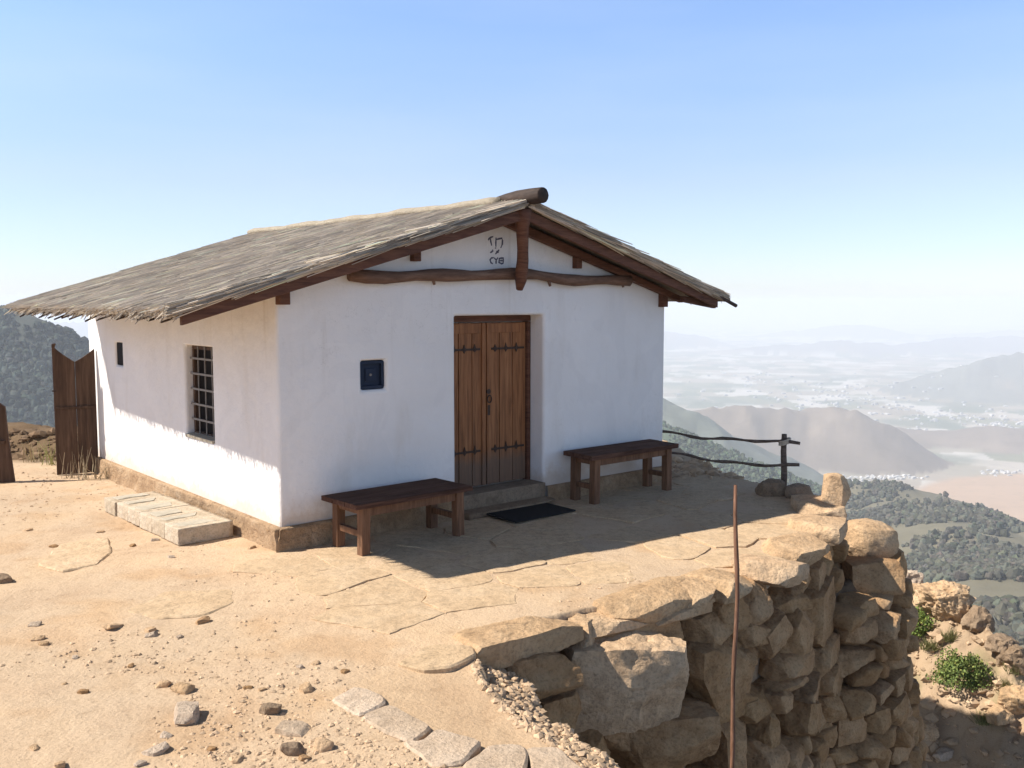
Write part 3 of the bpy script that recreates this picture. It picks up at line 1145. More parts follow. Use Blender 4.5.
pv1, pf1 = plinth_strip((0, HL, 0), (0, -.085, 0), (-1, 0), .205, .045, 3)
pv2, pf2 = plinth_strip((-.085, 0, 0), (DO[0] - .02, 0, 0), (0, -1), .205, .045, 9)
pv3, pf3 = plinth_strip((DO[1] + .02, 0, 0), (HW + .05, 0, 0), (0, -1), .17, .040, 15)
pv4, pf4 = plinth_strip((HW, -.03, 0), (HW, HL, 0), (1, 0), .205, .045, 19)
allv, allf, b0 = [], [], 0
for v_, f_ in ((pv1, pf1), (pv2, pf2), (pv3, pf3), (pv4, pf4)):
    allv.append(v_); allf.append(f_ + b0); b0 += len(v_)
np_obj('plinth', np.concatenate(allv), np.concatenate(allf), PLINTH, house)

# door
dv = .225
dm = (DO[0] + DO[1]) / 2 - .02
m = MB()
m.box(((DO[0] + DO[1]) / 2, dv + .03, DO[3] - .035), (DO[1] - DO[0] - .006, .09, .07))
m.box((DO[0] + .022, dv + .03, (DO[2] + DO[3] - .075) / 2), (.04, .09, DO[3] - DO[2] - .076))
m.box((DO[1] - .024, dv + .03, (DO[2] + DO[3] - .075) / 2), (.044, .09, DO[3] - DO[2] - .076))
m.build('door_frame', BEAMWOOD, house, bevel=.004)


def door_leaf(s0, s1, handle_side):
    m = MB()
    nb = 3
    z0, z1 = DO[2] + .03, DO[3] - .08
    w = (s1 - s0) / nb
    for k in range(nb):
        bw = w - .010
        m.box((s0 + w * (k + .5), dv + .03 + random.uniform(-.003, .003), (z0 + z1) / 2), (bw, .035, z1 - z0))
    m.box(((s0 + s1) / 2, dv + .052, (z0 + z1) / 2), (s1 - s0 - .02, .012, z1 - z0 - .02))
    e = s1 if handle_side > 0 else s0
    m.box((e - handle_side * .03, dv + .004, (z0 + z1) / 2), (.05, .02, z1 - z0 - .01))   # cover strip on the meeting edge
    m.box(((s0 + s1) / 2, dv + .008, z1 - .06), (s1 - s0 - .02 - .10, .012, .10))
    lf = m.build('door_leaf', DOORWOOD, house, bevel=.004)
    for zc in (z1 - .28, z0 + .38):
        sm = MB()
        sm.box(((s0 + s1) / 2 - handle_side * .02, dv + .004, zc), (s1 - s0 - .11, .008, .022))
        for k in range(3):
            cx = s0 + .05 + (s1 - s0 - .12) * (k + .5) / 3 + (0 if handle_side < 0 else -.01)
            w1, w2, hu, hd = .045 * random.uniform(.8, 1.15), .014, .060 * random.uniform(.75, 1.2), .040 * random.uniform(.7, 1.2)
            sm.prism([(cx - w1, dv + .001, zc), (cx - w2, dv + .001, zc + .018), (cx, dv + .001, zc + hu), (cx + w2, dv + .001, zc + .018),
                      (cx + w1, dv + .001, zc), (cx + w2, dv + .001, zc - .018), (cx, dv + .001, zc - hd), (cx - w2, dv + .001, zc - .018)], (0, .008, 0))
            sm.tube([(cx, dv - .006, zc), (cx, dv + .004, zc)], .009, 8)
        sm.build('hinge_strap', IRON, lf)
    return lf


l1 = door_leaf(DO[0] + .045, dm - .003, 1)
l2 = door_leaf(dm + .003, DO[1] - .05, -1)
m = MB()
hx, hzz = dm + .03, 1.14
m.tube([(hx, dv - .008, hzz + .10), (hx, dv + .006, hzz + .10)], .028, 10)
m.tube([(hx + .028 * math.cos(t), dv - .018, hzz + .02 + .04 * math.sin(t)) for t in np.linspace(1.57, 7.85, 14)], .007, 6)
m.box((hx, dv + .0, hzz - .10), (.035, .016, .11))
m.build('door_handle', IRON, l2, smooth_=False)
m = MB()
m.box(((DO[0] + DO[1]) / 2, .12, .105), (DO[1] - DO[0] + .02, .30, .225))
m.build('threshold', m_rock('sill_rock', (.20, .14, .09), (.28, .205, .135), (.35, .265, .185), 2.0, .4), house, bevel=.012)
q, f = rock((.62, .13, .035), 77, 14, rnd=.12, cuts=2, amp=.03)
np_obj('doorstep', q, f, ROCK_DARK, house, loc=(2.56, -.08, .035))

# side window with its grille, square shutter, slit
m = MB()
fw = .045
wv = .11
m.box((wv, (WI[0] + WI[1]) / 2, WI[3] - fw / 2), (.05, WI[1] - WI[0] - .004, fw))
m.box((wv, (WI[0] + WI[1]) / 2, WI[2] + fw / 2), (.05, WI[1] - WI[0] - .004, fw))
for yy in (WI[0] + fw / 2, WI[1] - fw / 2):
    m.box((wv, yy, (WI[2] + WI[3]) / 2), (.05, fw - .002, WI[3] - WI[2] - 2 * fw - .002))
win = m.build('window', GATEWOOD, house, bevel=.004)
m = MB()
m.box((wv + .03, (WI[0] + WI[1]) / 2, (WI[2] + WI[3]) / 2), (.01, WI[1] - WI[0] - .06, WI[3] - WI[2] - .06))
m.build('pane', GLASSDARK, win)
m = MB()
for k in range(1, 6):
    z = WI[2] + (WI[3] - WI[2]) * k / 6 + .02
    m.box((wv - .045, (WI[0] + WI[1]) / 2, z), (.012, WI[1] - WI[0] - .01, .020))
for k in range(1, 4):
    y = WI[0] + (WI[1] - WI[0]) * k / 4
    m.tube([(wv - .032, y, WI[2] + .01), (wv - .032, y, WI[3] - .01)], .009, 6)
m.build('grille', BARS, win)
m = MB()
m.box((.07, (WI[0] + WI[1]) / 2, WI[2] + .012), (.17, WI[1] - WI[0] - .01, .03), rot=(0, -.10, 0))
m.build('sill', SLATE, win, bevel=.004)
m = MB()
cx, cz = (SQ[0] + SQ[1]) / 2, (SQ[2] + SQ[3]) / 2
for dx, dz, w, h in ((0, .118, .268, .03), (0, -.118, .268, .03), (-.119, 0, .03, .206), (.119, 0, .03, .206)):
    m.box((cx + dx, .055, cz + dz), (w, .05, h))
sqw = m.build('shutter_window', SHUTTER, house, bevel=.003)
m = MB()
m.box((cx, .07, cz), (.208, .02, .206))
m.box((cx, .055, cz), (.12, .014, .12))
m.build('shutter', SHUTTER, sqw, bevel=.003)
m = MB()
m.tube([(cx - .01, .035, cz), (cx - .01, .058, cz)], .012, 8)
m.build('knob', BARS, sqw)
m = MB()
cy_ = (SLIT[0] + SLIT[1]) / 2
m.box((.032, cy_, (SLIT[2] + SLIT[3]) / 2), (.02, SLIT[1] - SLIT[0] - .002, SLIT[3] - SLIT[2] - .002))
sw = m.build('slit_window', GLASSDARK, house)

# painted letters under the ridge
Z0 = (476, 225, 60 / 1024)
STROKES = [[(208, 262), (215, 240), (250, 212), (292, 197)], [(243, 228), (252, 280), (268, 352)], [(342, 214), (338, 300), (340, 372)],
           [(342, 250), (388, 236), (440, 226), (452, 262), (448, 330), (420, 392)], [(282, 418), (286, 440), (262, 462), (240, 472)], [(332, 384), (336, 402)],
           [(392, 424), (370, 452), (330, 496)], [(345, 448), (385, 470)], [(302, 556), (262, 562), (240, 596), (250, 640), (284, 662)],
           [(310, 560), (344, 600), (372, 556)], [(344, 600), (342, 662)], [(400, 566), (392, 640), (430, 660), (462, 656)], [(388, 572), (470, 560)], [(466, 562), (462, 662)], [(410, 610), (446, 606)]]
m = MB()
for st in STROKES:
    pts = []
    for x, y in st:
        s_, z_ = front(Z0[0] + x * Z0[2], Z0[1] + y * Z0[2])
        pts.append((s_, 0, z_))
    if len(pts) == 2:
        pts = [pts[0], tuple((a + b) / 2 for a, b in zip(*pts)), pts[1]]
    m.tube(pts, [.007] + [.011] * (len(pts) - 2) + [.007], 6, flat=1)
wr = m.build('painted_letters', PAINTMARK, house)
for vtx in wr.data.vertices:
    vtx.co.y = max(min(vtx.co.y, .002), -.003)

# gable timbers
bs = np.linspace(.70, 4.42, 22)
m = MB()
pts = [(s, -.075, 2.455 + .025 * math.sin(s * 2.2 + 2.2) + .012 * math.sin(s * 5)) for s in bs]
m.tube(pts, [.058 + .008 * math.sin(i * 1.3) for i in range(22)], 10, jit=.06)
for s in (1.62, 3.15, 4.30):
    m.tube([(s, -.08, 2.42), (s + .01, -.09, 2.36)], [.022, .014], 6)
m.build('tie_log', LOGWOOD, house, smooth_=True)
m = MB()
kp = []
for i in range(9):
    f_ = i / 8
    kp.append((2.655 - .16 * f_ + .02 * math.sin(f_ * 5), -.165 - .27 * f_, 2.32 + .80 * f_))
m.tube(kp, [.035, .062, .065, .06, .058, .062, .066, .075, .085], 9, jit=.05)
m.build('king_post', BEAMWOOD, house, smooth_=True)

# ---- roof: straw thatch over a boarded deck
VF, VB_R, VB_E = -.47, 5.57, 5.02


def e_at(e, v):   # the left eave runs slightly skew to the wall
    return e + (.17 * np.clip((v - VF) / 5.5, 0, 1) if e < RS else 0)


def eave_v(d):   # back edge runs skewed from ridge (d=0) to eave (d=1)
    return VB_R + (VB_E - VB_R) * d


THK = .055
m = MB()
for side, e in ((-1, EL), (1, ER)):
    zt = roof_top(e) - .015
    a = [(RS, VF + .03, RZ - .015), (e, VF + .03, zt), (e_at(e, VB_E), eave_v(1) - .03, zt), (RS, eave_v(0) - .03, RZ - .015)]
    m.prism(a if side < 0 else a[::-1], (0, 0, -THK))
deck = m.build('roof', m_attr('thatch_base', .95), house)
at = deck.data.color_attributes.new('Col', 'FLOAT_COLOR', 'POINT')
for i in range(len(deck.data.vertices)):
    at.data[i].color = (.25, .19, .13, 1)


def straws(P, d, up, length, width, thick, colr):
    """P start points, d directions (n,3), up normals: thin tapered three-sided stalks bent a little"""
    n = len(P)
    side = np.cross(d, up)
    side /= np.linalg.norm(side, axis=1, keepdims=True)
    V = np.zeros((n, 9, 3))
    for k, t in enumerate((0, .5, 1.0)):
        c = P + d * (length * t)[:, None] - up * ((t - .5) ** 2 * .02)[:, None] if hasattr(t, '__len__') else P + d * (length * t)[:, None]
        wk = (1, .9, .45)[k]
        V[:, k * 3 + 0] = c - side * (width * wk / 2)[:, None]
        V[:, k * 3 + 1] = c + side * (width * wk / 2)[:, None]
        V[:, k * 3 + 2] = c + up * (thick * wk)[:, None]
    f = []
    for k in range(2):
        for a, b in ((0, 1), (1, 2), (2, 0)):
            f.append((k * 3 + a, k * 3 + b, k * 3 + 3 + b, k * 3 + 3 + a))
    F4 = (np.array(f)[None] + (np.arange(n) * 9)[:, None, None]).reshape(-1, 4)
    F3 = (np.array([(6, 7, 8), (0, 2, 1)])[None] + (np.arange(n) * 9)[:, None, None]).reshape(-1, 3)
    return V.reshape(-1, 3), [F3, F4], np.repeat(colr, 9, 0)


def straw_tone(n, lo=.74, hi=1.10):
    base = np.array([.61, .515, .405])
    t = rng.uniform(lo, hi, (n, 1))
    w = rng.random((n, 1))
    c = base * t
    c = np.where(w > .88, c * np.array([1.35, 1.30, 1.15]), c)
    return np.where(w < .07, c * .55, c)


def thatch_slope(side, e, n, name):
    run = abs(e - RS)
    dn = rng.random(n)
    # lay the straw in overlapping courses
    course = np.floor(dn * 16) / 16 + rng.normal(0, .016, n)
    course = np.clip(course, -.01, .97)
    vv = VF - .03 + rng.random(n) * (eave_v(course) + .05 - VF)
    length = rng.uniform(.18, .42, n)
    length = np.minimum(length, (1.012 + rng.normal(0, .012, n) - course) * run * 1.05)
    keep = length > .10
    course, vv, length = course[keep], vv[keep], length[keep]
    n = len(vv)
    s = RS + course * (e_at(e, vv) - RS)
    z = RZ - SL * course * run
    jit = rng.normal(0, .075, n) + .06 * fbm2(s * 1.3, vv * 1.3, 3, 81)
    lift = rng.normal(-.010, .018, n)
    d = np.stack([side * np.cos(jit), np.sin(jit), -SL * np.cos(jit) + lift], -1)
    d /= np.linalg.norm(d, axis=1, keepdims=True)
    up = np.tile(np.array([side * SL, 0, 1.0]) / math.hypot(1, SL), (n, 1))
    P = np.stack([s, vv, z + rng.uniform(-.012, .020, n) + .010 * fbm2(s * 2.2, vv * 2.2, 3, 83)], -1)
    tone = straw_tone(n) * (1 + .22 * fbm2(s * 1.1, vv * 2.5, 4, 85))[:, None]
    V, F, C = straws(P, d, up, length, rng.uniform(.005, .011, n), rng.uniform(.005, .010, n), tone)
    return V, F, C


parts = [thatch_slope(-1, EL, 46000, 'l'), thatch_slope(1, ER, 14000, 'r')]
# eave fringe: loose straw ends drooping below the left and right eaves
for side, e, n in ((-1, EL, 520), (1, ER, 120)):
    vv = VF + rng.random(n) * (VB_E - VF)
    P = np.stack([e_at(e, vv) - side * rng.uniform(.0, .14, n), vv, roof_top(e) - rng.uniform(.01, .06, n)], -1)
    d = np.stack([side * rng.uniform(.5, 1, n), rng.normal(0, .25, n), -rng.uniform(.30, .8, n)], -1)
    d /= np.linalg.norm(d, axis=1, keepdims=True)
    up = np.tile(np.array([side * .5, 0, .85]), (n, 1))
    parts.append(straws(P, d, up, rng.uniform(.05, .12, n), rng.uniform(.008, .018, n), rng.uniform(.006, .012, n), straw_tone(n, .35, .9)))
# rake edges: straw ends laid along the front edge, in layers
for side, e in ((-1, EL), (1, ER)):
    n = 1500
    t = rng.random(n) * .98
    s = RS + side * t * abs(e - RS)
    lay = rng.uniform(0, THK + .02, n)
    P = np.stack([s, VF - rng.uniform(-.02, .03, n), RZ - SL * t * abs(e - RS) + .012 - lay], -1)
    d = np.stack([side * np.ones(n), rng.normal(0, .05, n), -SL + rng.normal(0, .03, n)], -1)
    d /= np.linalg.norm(d, axis=1, keepdims=True)
    L_ = np.minimum(rng.uniform(.3, .7, n), (1.0 - t) * abs(e - RS) + .04)
    up = np.tile(np.array([0, -1.0, 0]), (n, 1))
    parts.append(straws(P, d, up, L_, rng.uniform(.010, .022, n), rng.uniform(.008, .014, n), straw_tone(n, .45, 1.1)))
VV, FF3, FF4, CC, b0 = [], [], [], [], 0
for v_, f_, c_ in parts:
    VV.append(v_); FF3.append(f_[0] + b0); FF4.append(f_[1] + b0); CC.append(c_); b0 += len(v_)
np_obj('thatch', np.concatenate(VV), [np.concatenate(FF3), np.concatenate(FF4)], THATCH, deck, smooth_=False, col=np.clip(np.concatenate(CC), .01, .7))

# ridge roll of pale straw, with the dark ridge log in front
m = MB()
m.tube([(RS + .012 * math.sin(v * 3), v, RZ + .012 + .008 * math.sin(v * 5)) for v in np.linspace(VF + .40, VB_R + .10, 40)],
       [.10 + .008 * math.sin(i * 1.7) for i in range(40)], 12, flat=.55, jit=.04)
rc = m.build('ridge_roll', m_rock('ridge_straw', (.42, .345, .25), (.50, .42, .31), (.55, .47, .36), 4, .8), deck, smooth_=True)
m = MB()
m.tube([(RS + .02, v, RZ + .035 + (0 if v < -.3 else (v + .3) * .05)) for v in (-.68, -.67, -.5, -.3, -.12, .04)], [.070, .078, .080, .074, .050, .022], 14, jit=.03)
m.build('ridge_log', DARKLOG, deck, smooth_=True)
for side, e in ((-1, EL + .12), (1, ER - .12)):
    m = MB()
    zt = roof_top(e) - .082
    m.prism([(RS, VF + .03, RZ - .082), (e, VF + .03, zt), (e, VF + .03, zt - .095), (RS, VF + .03, RZ - .082 - .105)], (0, .05, 0))
    m.build('barge_board', BEAMWOOD, deck, bevel=.006)
    m = MB()
    m.prism([(RS, -.10, RZ - .12), (e + side * -.25, -.10, roof_top(e - side * .25) - .12), (e - side * .25, -.10, roof_top(e - side * .25) - .19), (RS, -.10, RZ - .215)], (0, .07, 0))
    m.build('rafter', BEAMWOOD, deck, bevel=.005)
for s, zz, w, h in ((.055, None, .10, .20), (1.45, None, .085, .19), (3.62, None, .085, .19), (5.08, None, .10, .20)):
    zt = roof_top(s) - .13
    m = MB()
    m.box((s, -.025, zt - h / 2 + .005), (w, .09, h))
    m.build('purlin', BEAMWOOD, deck, bevel=.006)
# plate and sticks under the right eave, pole ends poking out at its tip
m = MB()
m.box((5.42, -.30, roof_top(5.42) - .17), (.62, .06, .07), rot=(0, .13, 0))
m.build('eave_bracket', BEAMWOOD, deck, bevel=.004)
m = MB()
m.tube([(5.30, VF - .01, roof_top(5.30) - .035), (5.90, VF - .03, roof_top(5.90) - .075)], [.02, .024], 8)
m.build('eave_pole', DARKLOG, deck)
for k in range(16):
    v = VF + .14 + (VB_E - VF - .3) * (k + .5) / 16 + random.uniform(-.08, .08)
    m = MB()
    m.tube([(EL + .5, v, roof_top(EL + .5) - .125), (e_at(EL, v) + .03 + random.uniform(-.03, .03), v + random.uniform(-.05, .05), roof_top(EL) - .11 - random.uniform(.0, .04))], [.015, .009], 6)
    m.build('rafter_tail', DARKLOG, deck)
for k in range(6):
    v = VF + .22 + k * .75
    m = MB()
    m.tube([(ER - .5, v, roof_top(ER - .5) - .115), (ER - .12, v, roof_top(ER - .12) - .145)], [.018, .015], 6)
    m.build('rafter_tail', DARKLOG, deck)

# ------------------------------------------------------------------ benches
def bench(label, s0, s1, v0, v1, hgt, rz=0.0, plank=.045):
    cs, cv = (s0 + s1) / 2, (v0 + v1) / 2
    b = thing('bench', label, 'bench', tuple(HPt(cs, cv, .016)), TH + rz, 'wooden benches along the front of the house')
    L, W = s1 - s0, v1 - v0
    m = MB()
    k = 3
    for i in range(k):
        y = -W / 2 + W * (i + .5) / k
        m.box((random.uniform(-.008, .008), y, hgt - plank / 2 + random.uniform(-.002, .002)), (L, W / k - .006, plank))
    m.build('seat', BENCHTOP, b, bevel=.005)
    lg = .085
    ix, iy = L / 2 - .12, W / 2 - .085
    for sx in (-1, 1):
        for sy in (-1, 1):
            m = MB()
            m.box((sx * ix, sy * iy, (hgt - plank) / 2 - .01), (lg, lg, hgt - plank + .02), rot=(0, sx * -.015, 0))
            m.build('leg', BENCHLEG, b, bevel=.006)
    for sy in (-1, 1):
        m = MB()
        m.box((0, sy * iy, hgt - plank - .042), (2 * ix - lg - .004, .04, .08))
        m.build('apron', BENCHLEG, b, bevel=.004)
    for sx in (-1, 1):
        m = MB()
        m.box((sx * ix, 0, .17), (.045, 2 * iy - lg - .004, .055))
        m.build('stretcher', BENCHLEG, b, bevel=.004)
        m = MB()
        m.box((sx * ix, 0, hgt - plank - .035), (.05, 2 * iy - lg - .004, .065))
        m.build('bearer', BENCHLEG, b, bevel=.004)
    return b


bench('low dark topped wooden bench left of the door by the house corner', .34, 1.62, -.71, -.13, .455, .02)
bench('taller dark wooden bench against the wall right of the door', 3.36, 4.78, -.56, -.09, .535, -.01, .05)

# door mat
p = HPt(2.60, -.37, .024)
m = MB()
m.box((0, 0, .008), (.84, .56, .016))
mt_ = m.build('door_mat', MATMAT, loc=tuple(p), bevel=.004)
mt_.rotation_euler = (.012, .008, TH + .02)
tag(mt_, 'dark flat door mat lying on the paving before the door', 'door mat')

# stone step beside the side wall
st = thing('stone_step', 'low long block of pale stones with grey slate tops beside the side wall', 'stone step', tuple(HPt(-.40, 1.68, 0)), TH + .02)
vy = np.linspace(-.95, .95, 7)
for k in range(6):
    L = vy[k + 1] - vy[k]
    q, f = rock((.26, L / 2 * 1.0, .075), 1200 + k, 12, rnd=.0, cuts=0, amp=.012, fine=.05)
    np_obj('block', q, f, STEPROCK, st, loc=(random.uniform(-.012, .012), (vy[k] + vy[k + 1]) / 2, .075 + random.uniform(-.006, .006)))
for k in range(6):
    yc = (vy[k] + vy[k + 1]) / 2 + random.uniform(-.04, .04)
    L = random.uniform(.12, .22)
    V, F3, F4 = [], [], []
    poly = [np.array(a) for a in ((-.19, -L / 2), (.12 + random.uniform(-.06, .06), -L / 2 + .02), (.13 + random.uniform(-.06, .06), L / 2), (-.20, L / 2 - .02))]
    out = slab_outline(poly, 0, k + 60, .035, .008, 0)
    slab_mesh(V, F3, F4, out, -.03, .006, 0, 0, .004)
    np_obj('slate', V, [np.array(F3), np.array(F4)], SLATE, st, loc=(-.01, yc, .148), smooth_=False)

# ------------------------------------------------------------------ gate boards and post at the left
gl, gr = G(57, 476), G(99, 473)
gd = gr - gl
gw = float(np.hypot(gd[0], gd[1]))
ga = math.atan2(gd[1], gd[0])
gate = thing('gate', 'tall dark wooden gate leaf with a notched top beside the house wall', 'gate', (gl[0], gl[1], 0), ga)
h1, h2, hv_ = 1.67, 1.60, 1.44
m = MB()
cur = [(gw * .52 * t / 8 , 0, h1 - (h1 - hv_) * (t / 8) ** .75) for t in range(1, 9)]
m.prism([(0, 0, .01), (gw * .52, 0, .01)] + [(min(a, gw * .52), b, c) for a, b, c in cur[::-1]] + [(.05, 0, h1 + .005), (0, 0, h1)], (0, .045, 0))
m.build('board', GATEWOOD, gate, bevel=.005)
m = MB()
cur = [(gw * (.52 + .48 * t / 8), 0, hv_ + (h2 - hv_) * (t / 8) ** 1.2) for t in range(0, 9)]
m.prism([(gw * .52 + .004, 0, .015), (gw, 0, .015), (gw, 0, h2)] + [(max(a, gw * .52 + .004), b, c) for a, b, c in cur[:-1][::-1]], (0, .042, 0))
m.build('board', GATEWOOD, gate, bevel=.005)
m = MB()
m.box((gw / 2, -.012, .86), (gw * .92, .022, .035))
m.build('cross_bar', GATEWOOD, gate, bevel=.004)
m = MB()
m.box((.012, -.010, 1.08), (.05, .02, .02))
m.build('latch', IRON, gate)

pp = G(14, 483)
post = thing('gate_post', 'leaning brown wooden board post at the left picture edge', 'post', (pp[0] - .22, pp[1] - .02, 0), .3)
m = MB()
m.prism([(-.22, 0, -.05), (.22, 0, -.05), (.165, 0, .55), (.145, 0, .93), (.05, 0, 1.0), (-.2, 0, 1.02)], (0, .06, 0))
m.build('board', GATEWOOD, post, bevel=.006)
m = MB()
m.box((-.02, -.02, .5), (.30, .03, .05), rot=(0, .03, 0))
m.build('cross_bar', GATEWOOD, post, bevel=.004)

# dry weeds at the foot of the gate
def tuft(name, loc, n, hmax, spread, label, lean=.25, tone=(.42, .33, .17), cat='weeds', group=None):
    P = np.column_stack([rng.normal(0, spread, n), rng.normal(0, spread * .6, n), np.zeros(n)])
    d = np.column_stack([rng.normal(0, lean, n), rng.normal(0, lean, n), np.ones(n)])
    d /= np.linalg.norm(d, axis=1, keepdims=True)
    up = np.cross(d, np.column_stack([np.ones(n), np.zeros(n), np.zeros(n)]))
    up /= np.linalg.norm(up, axis=1, keepdims=True)
    t = np.array(tone) * rng.uniform(.6, 1.2, (n, 1))
    V, F, C = straws(P, d, up, rng.uniform(.35, 1, n) * hmax, np.full(n, .008), np.full(n, .006), t)
    o = np_obj(name, V, F, DRYGRASS, loc=loc, smooth_=False, col=C)
    return tag(o, label, cat, group)


tuft('dry_weed', tuple(G(72, 478)), 12, .42, .09, 'thin dry stalks in front of the left gate board', tone=(.30, .22, .13))
tuft('dry_weed', tuple(G(86, 480)), 14, .42, .06, 'pale dry stalks in front of the right gate board', lean=.18, tone=(.40, .32, .20))
tuft('dry_weed', tuple(G(104, 479)), 16, .36, .05, 'dry straw tuft between the gate and the house wall', lean=.35, tone=(.45, .36, .22))
tuft('dry_weed', tuple(G(51, 465)), 18, .40, .07, 'yellow green grass tuft on the bank left of the gate', lean=.22, tone=(.34, .33, .12))
tuft('dry_weed', tuple(G(36, 462)), 24, .32, .08, 'short dry grass on the bank between post and gate', lean=.3, tone=(.34, .27, .14))

# ------------------------------------------------------------------ rail fence
fp = G(783, 490)
ts = HPt(HW + .02, .22)
fence = thing('rail_fence', 'rustic rail fence of two crooked dark poles and one post at the terrace edge', 'fence', (fp[0], fp[1], 0))
m = MB()
m.tube([(0, 0, -.15), (.01, 0, .2), (-.005, 0, .45), (.0, 0, .66)], [.040, .037, .035, .031], 10, jit=.06)
m.build('post', RAILWOOD, fence, smooth_=True)
dx = ts - fp
for z0, z1, nm in ((.57, .60, 0), (.30, .335, 1)):
    m = MB()
    pts, rad = [], []
    for i in range(15):
        f_ = i / 14
        g = -.10 + 1.10 * f_
        w = .012 * math.sin(f_ * 7 + nm * 2) + .012 * math.sin(f_ * 17 + nm)
        pts.append((dx[0] * g + .0, dx[1] * g - .045, z0 + (z1 - z0) * f_ + w - (.03 * math.sin(f_ * 3.1))))
        rad.append(.019 - .004 * f_ + .004 * math.sin(i * 2.1))
    m.tube(pts, rad, 9, jit=.08)
    m.build('rail', RAILWOOD, fence, smooth_=True)
m = MB()
for a in (-.02, .0, .02):
    m.tube([(.062 * math.cos(t), .062 * math.sin(t) - .02, .575 + a + .02 * math.cos(t)) for t in np.linspace(0, 6.28, 13)], .010, 6)
m.build('binding', m_flat('rope', (.52, .44, .34), .9, 0, 60, .4), fence)

# thin pole standing in the pit in front of the wall
t0 = D(735.5, 485, 6.05)
t1 = D(733, 800, 5.75)
m = MB()
pts = []
for i in range(12):
    f_ = i / 11
    p = t0 * (1 - f_) + t1 * f_
    pts.append((p[0] - t1[0] + .012 * math.sin(f_ * 5) - .006 * math.sin(f_ * 13), p[1] - t1[1], p[2] - t1[2]))
pts.append((0, -.04, -1.0))
m.tube(pts, [.011, .013] + [.0145 + .001 * math.sin(i * 2) for i in range(10)] + [.016], 8, jit=.04)
po = m.build('pole', POLEWOOD, loc=tuple(t1), smooth_=True)
tag(po, 'thin reddish brown pole standing upright before the stone wall', 'pole')

# ------------------------------------------------------------------ bushes on the hillside
def bush(loc, rx, ry, rz_, n, label, tone=(.14, .20, .045)):
    b = thing('bush', label, 'bush', loc)
    th = rng.uniform(0, 6.28, n)
    u = rng.uniform(-.1, 1, n)
    rr = rng.uniform(.35, 1, n) ** .6
    lump = 1 + .65 * fbm3(np.column_stack([np.cos(th) * 1.7, np.sin(th) * 1.7, u * 2]), 3, int(rx * 100))
    P = np.column_stack([np.cos(th) * np.sqrt(1 - np.clip(u, 0, 1) ** 2 * .9) * rx, np.sin(th) * np.sqrt(1 - np.clip(u, 0, 1) ** 2 * .9) * ry, u * rz_]) * (rr * lump)[:, None]
    P[:, 2] += .05
    d = rng.normal(0, 1, (n, 3)) + np.array([0, 0, .7])
    d /= np.linalg.norm(d, axis=1, keepdims=True)
    s_ = np.cross(d, rng.normal(0, 1, (n, 3)))
    s_ /= np.linalg.norm(s_, axis=1, keepdims=True)
    L = rng.uniform(.028, .065, n)[:, None]
    V = np.stack([P, P + d * L * .5 + s_ * L * .26, P + d * L, P + d * L * .5 - s_ * L * .26], 1).reshape(-1, 3)
    F = (np.array([0, 1, 2, 3])[None] + (np.arange(n) * 4)[:, None])
    c = np.array(tone) * rng.uniform(.55, 1.45, (n, 1)) * (1 + .35 * fbm3(P * 4, 3, 9))[:, None] + (rng.random((n, 1)) < .12) * np.array([.12, .08, .02]) + rng.uniform(0, .05, (n, 1)) * np.array([1, .8, .1])
    np_obj('foliage', V, F, LEAF, b, smooth_=False, col=np.repeat(c, 4, 0))
    m = MB()
    for k in range(9):
        a = k * .7
        m.tube([(0, 0, -.08), (math.cos(a) * rx * .3, math.sin(a) * ry * .3, rz_ * .35), (math.cos(a) * rx * .7, math.sin(a) * ry * .7, rz_ * .7)], [.016, .011, .005], 5)
    m.build('stems', POLEWOOD, b)
    return b


p = hill_hit(911, 634)
bush((p[0], p[1], p[2] - .02), .33, .33, .42, 2400, 'small bright green bush close beside the wall on the slope')
p = hill_hit(962, 684)
bush((p[0], p[1], p[2] - .05), .42, .36, .46, 4500, 'larger green bush in the middle of the rocky slope', (.12, .165, .045))
for i, (px, py, yy) in enumerate(((1006, 690, 11.3), (985, 725, 10.2), (920, 600, 13.9), (950, 640, 12.6), (1015, 672, 11.8), (930, 650, 12.2))):
    p = hill_hit(px, py)
    tuft('grass_tuft', (p[0], p[1], p[2] - .03), 140, .24, .06, 'small dry grass tuft on the rocky hillside', lean=.5, tone=(.26, .25, .10), cat='grass tuft', group='dry grass tufts on the hillside')

# ------------------------------------------------------------------ mountains and valley
FLOOR = -600.0
RIDGES = []   # polyline, slope, roundness, colour id


def ridge(pxs, slope, rnd, cid):
    RIDGES.append(([D(*p) for p in pxs], slope, rnd, cid))


ridge(((-420, 360, 1500), (-250, 335, 1380), (-80, 318, 1260), (-20, 319, 1220), (15, 313, 1200), (36, 320, 1190), (62, 343, 1180), (95, 373, 1160), (150, 420, 1120), (250, 500, 1060)), .75, 6, 1)
ridge(((1250, 640, 420), (1090, 625, 520), (1030, 590, 640), (1000, 560, 800), (950, 515, 1100), (882, 487, 1380), (850, 494, 1550), (800, 520, 1800)), .36, 50, 2)
ridge(((1250, 590, 700), (1110, 545, 900), (1024, 531, 1010), (960, 515, 1120)), .40, 30, 2)
ridge(((600, 405, 1600), (660, 432, 1500), (700, 452, 1450), (750, 470, 1400), (800, 492, 1350), (850, 535, 1250)), .45, 25, 3)
ridge(((560, 360, 2700), (620, 385, 2600), (665, 404, 2500), (700, 428, 2400), (740, 455, 2300)), .5, 25, 4)
ridge(((600, 455, 3700), (660, 430, 3650), (700, 413, 3600), (740, 406, 3600), (780, 409, 3600), (820, 408, 3600), (850, 413, 3550), (880, 428, 3520), (908, 444, 3500), (960, 466, 3450)), .62, 40, 5)
